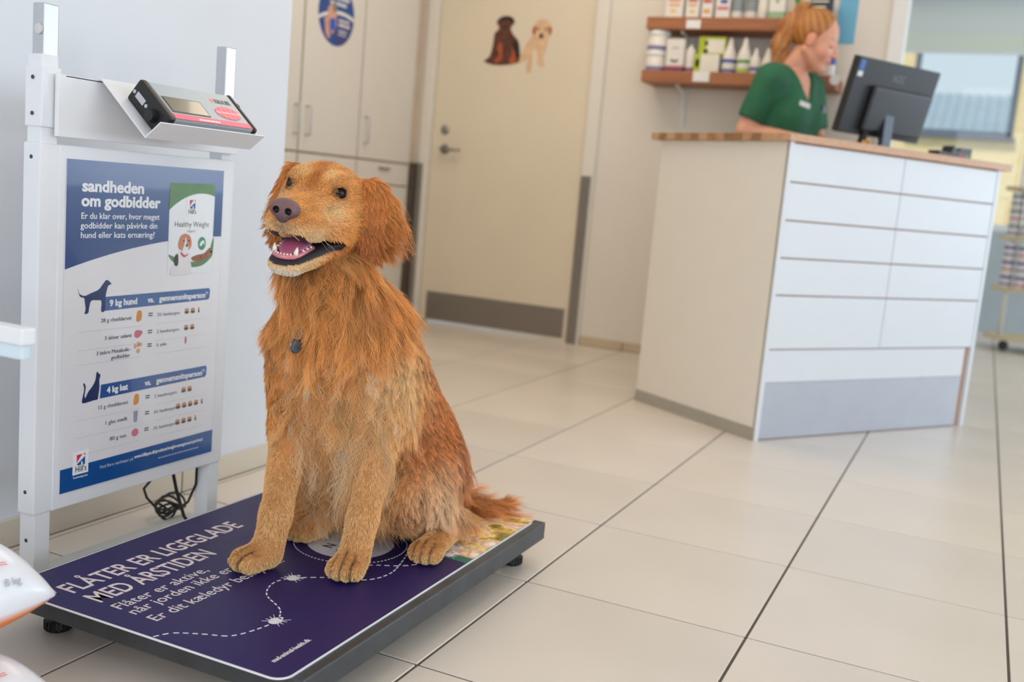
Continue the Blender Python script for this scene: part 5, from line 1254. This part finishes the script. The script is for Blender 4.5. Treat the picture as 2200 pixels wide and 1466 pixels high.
GR = hroots(9000); GN = FLD_H.n(GR); GF = head_flow(GR, GN); GL = head_len(GR); gw = ear_w(GR)
lift = 0.10+0.26*gw*(rng.random(len(GR)))+0.08*sstep(-6, -10, GR[:, 0]); amp = 0.05+0.22*gw+0.2*sstep(-7, -10, GR[:, 0])
GP = grow(GR, GN, GF, GL*(0.8+0.4*rng.random(len(GR))), lift, amp, 1.0, 0.10+0.15*gw, FLD_H, 5, np.array([0, 0, -1.0]), 0.10)
CRr = hroots(95000); clump = 0.45+0.3*gw; spread = GL*0.055
CP, gi = children(CRr, GR, GP, clump, spread, 0.35)
cc_ = head_color(CRr)*(0.82+0.36*rng.random(len(CRr)))[:, None]*(0.9+0.2*rng.random(len(GR)))[gi][:, None]
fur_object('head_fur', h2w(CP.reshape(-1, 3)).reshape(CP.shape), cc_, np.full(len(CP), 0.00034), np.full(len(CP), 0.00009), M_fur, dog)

# --- fur of the body
def body_regions(P):
    rel = P-np.array([-1.0, 1.62, 0.0924]); u = rel@DF; v = rel@DL; w = rel[:, 2]
    leg = sstep(0.030, 0.004, legs_sdf(P)-np.minimum(torso_sdf(P), 0.03)*0.0); leg = leg*sstep(-0.002, 0.012, torso_sdf(P))
    tail = sstep(0.012, 0.0, tail_sdf(P))
    return u, v, w, leg, tail
def body_flow(P, N):
    u, v, w, leg, tail = body_regions(P)
    f = np.zeros_like(P); f[:, 2] = -1.0
    back = sstep(0.02, -0.08, u); f = f+(-DF)[None, :]*(0.25*back)[:, None]
    f = f+DL[None, :]*(np.clip(v*2.0, -0.3, 0.3)*(1-leg))[:, None]
    td = unit(np.array(J['t2'])-np.array(J['t0'])); f = f*(1-tail[:, None])+td*tail[:, None]
    pw = sstep(0.055, 0.03, w)*leg
    f = f+np.array([0.05, -0.8, 0])*pw[:, None]
    f = f-N*(f*N).sum(1)[:, None]; return unit(f)
def body_len(P, N):
    u, v, w, leg, tail = body_regions(P)
    L_ = np.full(len(P), 0.026)
    chest = sstep(-0.09, -0.03, u)*sstep(0.10, 0.055, np.abs(v+0.02))
    L_ = L_+0.018*chest*sstep(-0.02, 0.05, u)+0.095*chest*sstep(0.37, 0.27, w)
    L_ = L_+0.026*sstep(0.38, 0.45, w)*sstep(0.0, 0.06, u)
    L_ = L_+0.022*sstep(0.02, -0.06, u)*sstep(0.22, 0.08, w)+0.020*np.exp(-(((v-0.09)/0.05)**2+((w-0.27)/0.05)**2+((u+0.0)/0.06)**2))
    fth = sstep(0.1, 0.8, -(N@DF))*sstep(0.10, 0.17, w)                        # feathering behind the forelegs
    L_ = L_*(1-leg)+leg*(0.0095+0.045*fth*(u > -0.02)); L_ = np.where((w < 0.06) & (leg > 0.5), 0.005, L_)
    L_ = L_*(1-tail)+tail*0.060
    return np.minimum(L_, np.where(tail > 0.3, 0.06, np.maximum(w*0.72, 0.005)))
def broots(n):
    r = sample_roots(VB, FB, n, lambda p: 1.0+0.9*sstep(0.03, 0.0, legs_sdf(p))+0.3*(p[:, 1] < 1.6)); 
    hd = (r-HO)@HM*100; r = r[(head_sdf(hd.astype(np.float32)) > 0.2) & (r[:, 2] > 0.0945)]; return r
def grow_set(nguide, nchild, pick, lscale, r0, clump0, cream):
    BR = broots(nguide); BR = BR[pick(BR)]; BN = FLD_B.n(BR); BF = body_flow(BR, BN); BL = body_len(BR, BN)*lscale
    sw_ = (0.55*vnoise(BR, 34, 2.0)+0.30*vnoise(BR, 80, 5.0))[:, None]; BF = unit(BF+np.cross(BN, BF)*sw_)
    u_, v_, w_, leg_, tail_ = body_regions(BR)
    chest_ = sstep(-0.09, -0.02, u_)*sstep(0.13, 0.07, np.abs(v_+0.02))*(1-leg_)*np.maximum(sstep(0.0, 0.06, u_), sstep(0.34, 0.28, w_))
    lift = (0.14+0.16*rng.random(len(BR)))*(1-0.5*leg_)+0.30*tail_*rng.random(len(BR)); amp = 0.15+0.30*rng.random(len(BR))+1.0*chest_*rng.random(len(BR)); amp = amp*(1-0.85*leg_)
    lenr = BL*(0.55+0.75*rng.random(len(BR))**1.3)
    BP = grow(BR, BN, BF, lenr, lift, amp, 1.0+1.2*rng.random(len(BR)), 0.10+0*lift, FLD_B, 9, np.array([0, 0, -1.0]), 0.0030)
    BP[..., 2] = np.maximum(BP[..., 2], 0.0940)
    CB = broots(nchild); CB = CB[pick(CB)]; clump = clump0*(0.7+0.45*rng.random(len(BR)))*(1-0.95*leg_); spread = lenr*0.05
    PB, gi = children(CB, BR, BP, clump, spread, 0.30); PB[..., 2] = np.maximum(PB[..., 2], 0.0936)
    gvar = 1.0+(0.80*rng.random(len(BR))-0.45)*(1-0.85*leg_); lock = rng.random(len(BR))
    cb = body_color(CB)*(0.88+0.24*rng.random(len(CB)))[:, None]*gvar[gi][:, None]
    cb = mixc(cb, CREAM, (chest_[gi]*sstep(0.46, 0.34, CB[:, 2]-0.0924)*sstep(0.62, 0.90, lock[gi]))*cream)
    cb = mixc(cb, DARK*1.2, ((1-leg_[gi])*sstep(0.22, 0.05, lock[gi]))*0.6)
    return PB, cb, np.full(len(PB), r0)
everywhere = lambda p: np.ones(len(p), bool)
def locks_only(p):
    u_, v_, w_, leg_, tail_ = body_regions(p); k = sstep(-0.09, -0.02, u_)*sstep(0.11, 0.06, np.abs(v_+0.02))*np.maximum(sstep(0.0, 0.06, u_), sstep(0.34, 0.28, w_))*1.5+sstep(0.03, -0.05, u_)*sstep(0.20, 0.10, w_)+np.exp(-(((v_-0.09)/0.05)**2+((w_-0.27)/0.05)**2+((u_)/0.06)**2))
    return (leg_ < 0.3) & (rng.random(len(p)) < k)
s1_ = grow_set(14000, 190000, everywhere, 0.90, 0.00032, 0.58, 0.25)
s2_ = grow_set(3800, 100000, locks_only, 1.45, 0.00030, 0.93, 0.85)          # longer wavy locks on top
PB = np.concatenate([s1_[0], s2_[0]]); CBc = np.concatenate([s1_[1], s2_[1]]); RBr = np.concatenate([s1_[2], s2_[2]])
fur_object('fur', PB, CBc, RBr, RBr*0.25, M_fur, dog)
# whiskers
wp = []
for i in range(12):
    s_ = 1 if i % 2 else -1; r0 = np.array([rng.uniform(5.5, 9.0), s_*rng.uniform(2.9, 3.6), rng.uniform(-6.6, -5.0)])
    dr = unit(np.array([rng.uniform(-0.9, 0.5), s_*1.0, rng.uniform(-0.9, 0.3)])); Lw = rng.uniform(3, 6)
    wp.append([r0+dr*Lw*k/6+np.array([-0.9, 0, -0.9])*(k/6)**2 for k in range(7)])
wp = np.array(wp); fur_object('whiskers', h2w(wp.reshape(-1, 3)).reshape(wp.shape), np.tile(SR((240, 220, 196)), (len(wp), 1)), np.full(len(wp), 0.00010), np.full(len(wp), 0.00004), M_fur, dog)

# --- eyes, nose, tongue, teeth
HMM = Matrix(((HM[0, 0]*.01, HM[0, 1]*.01, HM[0, 2]*.01, HO[0]), (HM[1, 0]*.01, HM[1, 1]*.01, HM[1, 2]*.01, HO[1]), (HM[2, 0]*.01, HM[2, 1]*.01, HM[2, 2]*.01, HO[2]), (0, 0, 0, 1)))
M_eye = pm('eye_brown', (30, 15, 9), 0.06, var=0.1, scale=200, spec=0.35); M_pupil = pm('pupil_black', (8, 7, 8), 0.05, spec=0.35)
for c, e in zip(EYE, EDIR):
    b = MB(); b.sphere(tuple(c), 1.22, HMM, 28, 18); eo = b.build('eye', M_eye, dog, True)
    g = unit(np.array([0.97, 0.22*np.sign(c[1])*0.6, 0.22])); b = MB(); b.sphere(tuple(c+g*0.42), 0.86, HMM, 24, 14); b.build('pupil', M_pupil, eo, True)
def nose_sdf(P):
    d = s_ell(P, (11.2, 0, -3.5), (1.5, 2.3, 1.55))
    d = smin(d, s_ell(P, (11.2, 0, -4.9), (1.15, 1.2, 1.1)), 0.8)
    for s_ in (1, -1):
        d = smin(d, s_ell(P, (11.55, 1.35*s_, -3.7), (1.1, 1.0, 1.1)), 0.5)
        d = smax(d, -s_ell(P, (12.7, 1.0*s_, -3.95), (0.95, 0.52, 0.50)), 0.25)
        d = smax(d, -s_cone(P, (12.2, 1.0*s_, -4.1), (11.6, 2.2*s_, -4.5), 0.30, 0.12), 0.2)
    return smax(d, -s_cone(P, (12.75, 0, -3.9), (12.2, 0, -6.0), 0.10, 0.14), 0.15)
NLO, NHI, NST = (9.4, -2.8, -6.6), (13.4, 2.8, -1.6), 0.11
SN = eval_grid(nose_sdf, NLO, NHI, NST); VN, FN = surface_nets(SN, NLO, NST)
me = mesh_np('nose', h2w(VN), FN); nv = vnoise(VN, 3.0)
cn = mixc(np.tile(SR((120, 84, 86)), (len(VN), 1)), SR((74, 60, 64)), sstep(-3.9, -5.3, VN[:, 2])*0.8+0.15*nv); nos = np.zeros(len(VN), bool)
for s_ in (1, -1): nos |= np.linalg.norm((VN-np.array([12.2, 1.0*s_, -3.95]))/np.array([1.1, 0.58, 0.54]), axis=1) < 1
cn[nos] = SR((24, 16, 18)); vcolor(me, cn); link('nose', me, vcol('nose_leather', 0.36, spec=0.5, coat=0.15, bump=0.35, bscale=900), dog, True)
# tongue
def tongue_sdf(P):
    x = P[..., 0]; zc = zl(x)+0.55+0.25*np.cos((x-3)*0.5); q = P.copy(); q[..., 2] = q[..., 2]-zc
    d = s_ell(q, (3.4, 0, 0), (5.5, 2.25, 0.62)); return smax(d, -s_cone(q, (-1, 0, 0.95), (8.2, 0, 0.85), 0.38, 0.25), 0.35)
TLO, THI, TST = (-3, -3, -13), (10, 3, -6), 0.16
ST_ = eval_grid(tongue_sdf, TLO, THI, TST); VT, FT = surface_nets(ST_, TLO, TST); me = mesh_np('tongue', h2w(VT), FT)
ct = mixc(np.tile(SR((196, 104, 140)), (len(VT), 1)), SR((150, 96, 152)), sstep(7, 2, VT[:, 0])); vcolor(me, ct); link('tongue', me, vcol('tongue_wet', 0.28, coat=0.3, sss=0.1, bump=0.2, bscale=600), dog, True)
# gum and teeth of the lower jaw
gp = [(3.0, 2.35), (5.5, 2.15), (7.6, 1.95), (8.7, 1.55), (9.25, 0.8), (9.4, 0), (9.25, -0.8), (8.7, -1.55), (7.6, -1.95), (5.5, -2.15), (3.0, -2.35)]
b = MB(); b.tube([HMM @ Vector((x, y, zl(np.array(x))+0.05)) for x, y in gp], 0.0042, 10); b.build('gum', pm('gum_pink', (206, 120, 136), 0.3, coat=0.3, var=0.1, scale=300), dog, True)
M_tooth = pm('tooth_enamel', (236, 226, 206), 0.25, coat=0.3, var=0.04, scale=300)
def tooth(x, y, r, h, lean):
    z0 = float(zl(np.array(x)))+0.25
    b = MB(); b.tube([HMM @ Vector((x+lean[0]*q*h, y+lean[1]*q*h, z0+q*h)) for q in (0, .35, .7, 1.0)], [r*.01, r*.0095, r*.006, r*.0015], 10); b.build('tooth', M_tooth, dog, True)
for s_ in (1, -1):
    tooth(8.35, 1.75*s_, 0.40, 1.35, (0.10, 0.12*s_))
    for (x, y) in ((9.35, 0.28), (9.25, 0.78), (9.0, 1.22)): tooth(x, y*s_, 0.24, 0.42, (0.1, 0))
    for (x, y) in ((6.3, 2.1), (5.0, 2.2), (3.9, 2.3)): tooth(x, y*s_, 0.32, 0.45, (0, 0))
# collar with its tag
t = thing('dog_collar', 'thin dark collar with a round metal tag on the dog', 'collar', (-1.03, 1.50, 0.55))
ring = []
cN, cU = np.array([-1.026, 1.508, 0.572]), unit(np.array([0.02, -0.42, 0.90])); cA = unit(np.cross(cU, [0, 1, 0])); cBv = np.cross(cU, cA)
for i in range(48):
    a = 2*math.pi*i/48; dr = cA*math.cos(a)+cBv*math.sin(a); lo_, hi_ = 0.02, 0.16
    ts = np.linspace(lo_, hi_, 60); pp = cN+dr*ts[:, None]
    sv = np.minimum(FLD_B.s(pp), FLD_H.s((pp-HO)@HM*100)*0.01); k = np.argmax(sv > -0.002); ring.append(pp[k])
ring = np.array(ring); ring = (np.roll(ring, 1, 0)+ring*2+np.roll(ring, -1, 0))/4
b = MB()
for i in range(48):
    p, q = ring[i], ring[(i+1) % 48]
    vs = [b.bm.verts.new(tuple(v)) for v in (p-cU*.009, q-cU*.009, q+cU*.009, p+cU*.009)]; b.bm.faces.new(vs)
me = b.mesh('band'); bo = link('band', me, pm('collar_black', (38, 34, 34), 0.6), t); sm_ = bo.modifiers.new('thickness', 'SOLIDIFY'); sm_.thickness = 0.003
TG = np.array([-1.022, 1.404, 0.500])
b = MB(); b.lathe([(0.0005, -0.0012), (0.0115, -0.0012), (0.0128, 0), (0.0115, 0.0012), (0.0005, 0.0012)], 28, frame(TG, (0.25, 0.95, 0), (0, 0.1, 1))); b.build('tag', pm('tag_metal', (84, 98, 108), 0.25, metal=0.9), t)
b = MB(); b.tube([(TG[0]+0.007*math.cos(a), TG[1]+0.004*math.cos(a), TG[2]+0.021+0.009*math.sin(a)) for a in [2*math.pi*i/20 for i in range(20)]], 0.0011, 8, closed=True); b.build('ring', M_steel, t, True)
# ------------------------------------------------------------------ the receptionist
woman = thing('person', 'person in green scrubs with a ginger ponytail looking down at the monitor', 'person', (-0.862, 4.747, 0))
TQ = np.array([-0.872, 4.755, 0.0]); TF = np.array([0.934, -0.357, 0]); TL = np.array([0.357, 0.934, 0]); TM = np.stack([TF, TL, [0, 0, 1]], 1)
def t2w(p): return TQ+np.asarray(p)@TM.T
ELR, HAR, ELL, HAL = (-0.085, -0.205, 1.135), (0.150, -0.105, 1.105), (0.03, 0.205, 1.125), (0.20, 0.05, 1.100)
def arms(P, r=0.0):
    d = smin(s_cone(P, (-0.015, -0.165, 1.355), ELR, 0.052+r, 0.040+r), s_cone(P, (-0.015, 0.165, 1.355), ELL, 0.052+r, 0.040+r), 0.01)
    return d
def forearms(P): return np.minimum(s_cone(P, ELR, HAR, 0.039, 0.026), s_cone(P, ELL, HAL, 0.039, 0.026))
def trunk(P, r=0.0):
    d = s_ell(P, (-0.02, 0, 1.19), (0.108+r, 0.155+r, 0.24+r))
    for s_ in (1, -1): d = smin(d, s_ell(P, (0.045, 0.068*s_, 1.215), (0.062+r, 0.066+r, 0.07+r)), 0.04)
    d = smin(d, s_cone(P, (-0.015, -0.14, 1.365), (-0.015, 0.14, 1.365), 0.052+r, 0.052+r), 0.05)
    d = smin(d, s_ell(P, (-0.03, 0, 0.95), (0.115+r, 0.165+r, 0.17+r)), 0.06)
    return d
def legs2(P, r=0.0): return np.minimum(s_cone(P, (-0.03, 0.085, 0.90), (-0.03, 0.08, 0.09), 0.085+r, 0.045+r), s_cone(P, (-0.03, -0.085, 0.90), (-0.03, -0.08, 0.09), 0.085+r, 0.045+r))
def wbody(P):
    d = smin(trunk(P), arms(P), 0.03); d = smin(d, forearms(P), 0.015)
    d = smin(d, legs2(P), 0.04)
    for s_ in (1, -1): d = smin(d, s_ell(P, (0.03, 0.08*s_, 0.045), (0.12, 0.045, 0.042)), 0.02)
    return smin(d, s_cone(P, (-0.015, 0, 1.38), (0.030, -0.01, 1.46), 0.050, 0.047), 0.035)
lo, hi, st = (-0.22, -0.30, -0.0), (0.28, 0.30, 1.50), 0.0105
S_ = eval_grid(wbody, lo, hi, st); VW, FW_ = surface_nets(S_, lo, st)
# hands with five fingers each
def hand(P, w, fwd, sd):
    w = np.array(w); fwd = unit(np.array(fwd)); lat = unit(np.array([-fwd[1], fwd[0], 0]))
    d = s_ell(P, w+fwd*0.045+np.array([0, 0, -0.006]), (0.046, 0.038, 0.016), np.stack([fwd, lat, [0, 0, 1]], 1))
    for o, ln in ((-0.028, 0.060), (-0.010, 0.074), (0.009, 0.070), (0.027, 0.054)):
        a = w+fwd*0.082+lat*o; m = a+fwd*ln*0.55+np.array([0, 0, 0.006]); e = m+fwd*ln*0.42+np.array([0, 0, -0.016])
        d = smin(d, s_cone(P, a, m, 0.0085, 0.0078), 0.006); d = smin(d, s_cone(P, m, e, 0.0078, 0.0066), 0.003)
    a = w+fwd*0.022+lat*sd*0.034; m = a+fwd*0.030+lat*sd*0.022; e = m+fwd*0.030+lat*sd*0.002+np.array([0, 0, -0.006])
    d = smin(d, s_cone(P, a, m, 0.011, 0.009), 0.008); return smin(d, s_cone(P, m, e, 0.009, 0.0075), 0.003)
parts = [(t2w(VW), FW_)]
for wv_, fwd_, sd_ in ((HAR, (0.9, 0.35, -0.1), 1), (HAL, (0.9, -0.25, -0.05), -1)):
    lo = np.array(wv_)-np.array([0.06, 0.10, 0.05]); hi = np.array(wv_)+np.array([0.20, 0.13, 0.05])
    fn = lambda P: smin(hand(P, wv_, fwd_, sd_), forearms(P), 0.015)
    S_ = eval_grid(fn, lo, hi, 0.0036); v_, f_ = surface_nets(S_, lo, 0.0036); parts.append((t2w(v_), f_))
# head (cm)
WO = np.array([-0.797, 4.729, 1.546]); WH = head_axes(math.radians(92), math.radians(-20), math.radians(3)); WS = 1.04
def g2w(p): return WO+(np.asarray(p)*0.01*WS)@WH.T
def whead(P):
    d = s_ell(P, (-1.2, 0, 3.2), (9.4, 7.5, 8.8))
    d = smin(d, s_ell(P, (3.6, 0, -3.4), (5.8, 5.6, 8.0)), 3.0)
    d = smin(d, s_ell(P, (6.6, 0, -9.6), (2.4, 2.7, 2.0)), 2.2)
    for s_ in (1, -1):
        d = smin(d, s_ell(P, (5.2, 3.6*s_, -3.2), (3.0, 2.5, 2.8)), 2.0)
        d = smin(d, s_cone(P, (-1.0, 5.4*s_, -5.0), (6.0, 1.8*s_, -9.6), 1.5, 1.4), 2.0)
        d = smax(d, -s_ell(P, (9.4, 3.2*s_, 0.6), (1.5, 2.0, 1.1)), 1.2)
        d = smin(d, s_ell(P, (7.3, 3.2*s_, 0.3), (1.3, 1.5, 1.0)), 0.5)
        d = smin(d, s_ell(P, (-0.6, 7.2*s_, -0.6), (1.9, 0.8, 3.1)), 0.5)
    d = smin(d, s_cone(P, (8.7, 0, 1.2), (10.7, 0, -2.9), 0.75, 1.05), 0.9)
    for s_ in (1, -1): d = smin(d, s_ell(P, (9.8, 1.1*s_, -3.2), (1.0, 0.8, 0.7)), 0.5)
    d = smin(d, s_ell(P, (8.9, 0, -5.7), (1.0, 2.2, 0.6)), 0.5); d = smin(d, s_ell(P, (8.7, 0, -6.9), (1.0, 1.9, 0.65)), 0.4)
    return smin(d, s_cone(P, (-1.5, 0, -6.0), (-5.5, 0, -15.0), 4.7, 4.8), 2.0)
lo, hi, st = (-14, -9.5, -17), (13.5, 9.5, 13), 0.42
S_ = eval_grid(whead, lo, hi, st); v_, f_ = surface_nets(S_, lo, st); parts.append((g2w(v_), f_)); VWH = v_
SKIN = SR((226, 164, 136)); allv = []; allf = []; allc = []; off = 0
for i, (v, f) in enumerate(parts):
    allv.append(v); allf.append(f+off); off += len(v); c = np.tile(SKIN, (len(v), 1))
    if i == len(parts)-1:
        x, y, z = VWH.T
        c = mixc(c, SR((224, 140, 124)), np.exp(-(((x-6)/3)**2+((np.abs(y)-4.2)/2)**2+((z+3.5)/2.2)**2))*0.7)
        c = mixc(c, SR((190, 96, 92)), np.exp(-(((x-9.2)/1.0)**2+(y/2.0)**2+((z+6.2)/0.8)**2))*0.9)
        c = mixc(c, SR((226, 134, 112)), np.exp(-(((x+0.6)/2)**2+((np.abs(y)-7.4)/1)**2+((z+0.6)/3)**2))*0.6)
        c = mixc(c, SR((150, 100, 70)), np.exp(-(((z-2.6-0.1*np.abs(y))/0.35)**2))*sstep(6.0, 7.5, x)*sstep(1.0, 1.8, np.abs(y))*sstep(5.6, 4.8, np.abs(y))*0.6)
        c = mixc(c, SR((96, 64, 54)), np.exp(-(((z+0.35)/0.28)**2))*sstep(6.2, 7.4, x)*sstep(1.7, 2.2, np.abs(y))*sstep(5.2, 4.7, np.abs(y))*0.9)
    allc.append(c)
me = mesh_np('person_body', np.concatenate(allv), np.concatenate(allf)); vcolor(me, np.concatenate(allc)); link('body', me, vcol('skin', 0.5, sss=0.08), woman, True)
# scrubs
M_scrub = pm('green_scrubs', (38, 100, 70), 0.8, var=0.16, scale=7, bump=0.6, bscale=11)
def scrub(P):
    x, y, z = P[..., 0], P[..., 1], P[..., 2]
    d = smin(trunk(P, 0.014), arms(P, 0.018), 0.03)
    d = d+0.004*np.sin(22*z+14*y+9*np.sin(9*x))*np.clip((1.33-z)*4, 0, 1)
    slv = np.minimum(s_cone(P, (-0.015, -0.165, 1.355), ELR, 0.2, 0.2), 1)
    ud = unit(np.array(ELR)-np.array([-0.015, -0.165, 1.355])); ul = unit(np.array(ELL)-np.array([-0.015, 0.165, 1.355]))
    cutR = (P-np.array([-0.015, -0.165, 1.355], np.float32))@ud.astype(np.float32)-0.185; cutL = (P-np.array([-0.015, 0.165, 1.355], np.float32))@ul.astype(np.float32)-0.185
    d = np.where(y < -0.145, smax(d, cutR, 0.004), np.where(y > 0.145, smax(d, cutL, 0.004), d))
    d = smax(d, 0.80-z, 0.004)
    neck = s_cone(P, (-0.02, 0, 1.36), (0.03, 0, 1.52), 0.075, 0.085)
    vee = np.maximum(np.abs(y)*1.0-(z-1.265)*0.52, -x+0.02)
    d = smax(d, -neck, 0.006); return smax(d, -vee*0.85, 0.006)
lo, hi, st = (-0.24, -0.32, 0.76), (0.20, 0.32, 1.46), 0.008
S_ = eval_grid(scrub, lo, hi, st); v_, f_ = surface_nets(S_, lo, st); me = mesh_np('top', t2w(v_), f_); top = link('scrub_top', me, M_scrub, woman, True)
lo, hi, st = (-0.20, -0.26, 0.06), (0.18, 0.26, 1.0), 0.014
def trous(P): return smax(smin(legs2(P, 0.02), s_ell(P, (-0.03, 0, 0.93), (0.135, 0.185, 0.16)), 0.05), 0.10-P[..., 2], 0.004)
S_ = eval_grid(trous, lo, hi, st); v_, f_ = surface_nets(S_, lo, st); link('trousers', mesh_np('trousers', t2w(v_), f_), M_scrub, woman, True)
for s_ in (1, -1):
    b = MB(); b.sphere((0, 0, 0), (0.13, 0.055, 0.048), frame(t2w((0.03, 0.08*s_, 0.047)), TF, TL)); b.build('shoe', pm('shoe_white', (220, 220, 220), 0.5), woman, True)
def on_chest(y, z):
    xs_ = np.linspace(0.30, 0.0, 120); P = np.stack([xs_, np.full(120, y), np.full(120, z)], 1).astype(np.float32); d = trunk(P, 0.014); return xs_[np.argmax(d < 0.001)]
xc_ = on_chest(-0.075, 1.265); b = MB(); b.box(-0.032, 0.032, -0.011, 0.011, 0.0, 0.004, 0.002, M=frame(t2w((xc_+0.004, -0.075, 1.262)), TM@unit(np.array([0.25, 1, -0.15])), TM@unit(np.array([0.0, 0.1, 1])))); b.build('name_badge', M_white, woman)
xc_ = on_chest(0.09, 1.25); b = MB(); b.box(-0.02, 0.02, -0.02, 0.012, 0.0, 0.006, 0.001, M=frame(t2w((xc_+0.002, 0.09, 1.262)), TM@np.array([0, 1, 0]), (0, 0, 1))); b.build('pen_clip', M_black, woman)
# hair
def whair(P):
    x, y, z = P[..., 0], P[..., 1], P[..., 2]
    cap = s_ell(P, (-1.5, 0, 3.5), (10.1, 8.2, 9.5))
    face = np.maximum(x-(2.2+0.55*(z-0.5)*(z > 0.5)*0.55), 0)*0+(x-np.where(z > 7.0, 4.6-(z-7.0)*0.1, np.where(z > 0.5, 1.5+0.48*(z-0.5), -0.6)))
    cap = smax(cap, face, 0.8); cap = smax(cap, -5.5-z+0.25*(x+8), 1.0)
    for s_ in (1, -1): cap = smax(cap, -s_ell(P, (-0.4, 7.6*s_, -0.8), (2.3, 2.2, 3.2)), 0.8)
    cap = smin(cap, s_cone(P, (1.2, 7.0, 0.5), (0.6, 6.6, -2.6), 0.6, 0.3), 0.6); cap = smin(cap, s_cone(P, (1.2, -7.0, 0.5), (0.6, -6.6, -2.6), 0.6, 0.3), 0.6)
    tail = s_cone(P, (-6.8, 0, 10.4), (-10.2, 0, 9.6), 1.7, 2.6); tail = smin(tail, s_cone(P, (-10.2, 0, 9.6), (-12.8, -0.8, 1.5), 2.6, 3.6), 2.0); tail = smin(tail, s_cone(P, (-12.8, -0.8, 1.5), (-11.8, -2.4, -6.5), 3.6, 3.6), 2.0); tail = smin(tail, s_cone(P, (-11.8, -2.4, -6.5), (-9.6, -4.0, -15.0), 3.6, 2.2), 2.0)
    tail = tail+0.35*np.sin(y*2.4+0.6*np.sin(z*0.5))+0.2*np.sin(x*2.7+z*.4)
    return smin(cap, tail, 0.8)
lo, hi, st = (-19, -10, -19), (11, 10, 15), 0.45
S_ = eval_grid(whair, lo, hi, st); v_, f_ = surface_nets(S_, lo, st); me = mesh_np('hair', g2w(v_), f_)
dd = v_-np.array([-6.8, 0, 10.4]); e1 = np.array([0.83, 0, 0.55]); az = np.arctan2(dd[:, 1], dd@e1); tl = sstep(-8.5, -10.5, v_[:, 0]-0.12*v_[:, 2]); ph_ = az*17*(1-tl)+(v_[:, 1]*1.9+v_[:, 0]*1.3)*tl
hc = mixc(np.tile(SR((170, 104, 46)), (len(v_), 1)), SR((208, 148, 78)), 0.5+0.5*np.sin(ph_)); hc = mixc(hc, SR((140, 82, 38)), (0.5+0.5*np.sin(ph_*2.3+1.0))*0.6); vcolor(me, hc); link('hair', me, vcol('ginger_hair', 0.42, spec=0.5, bump=0.3, bscale=150), woman, True)
b = MB(); b.lathe([(0.017, -0.011), (0.021, -0.006), (0.021, 0.006), (0.017, 0.011)], 18, frame(g2w((-7.6, 0, 10.4)), WH@np.array([0, 1.0, 0]), WH@np.array([0.35, 0, 0.94])), cap=False); b.build('hair_tie', M_black, woman, True)
M_eyew = pm('eye_white', (190, 180, 172), 0.3)
for s_ in (1, -1):
    b = MB(); b.sphere(tuple(g2w((6.95, 3.2*s_, -0.35))), 0.0125); b.build('eye', M_eyew, woman, True)
fit_texts()
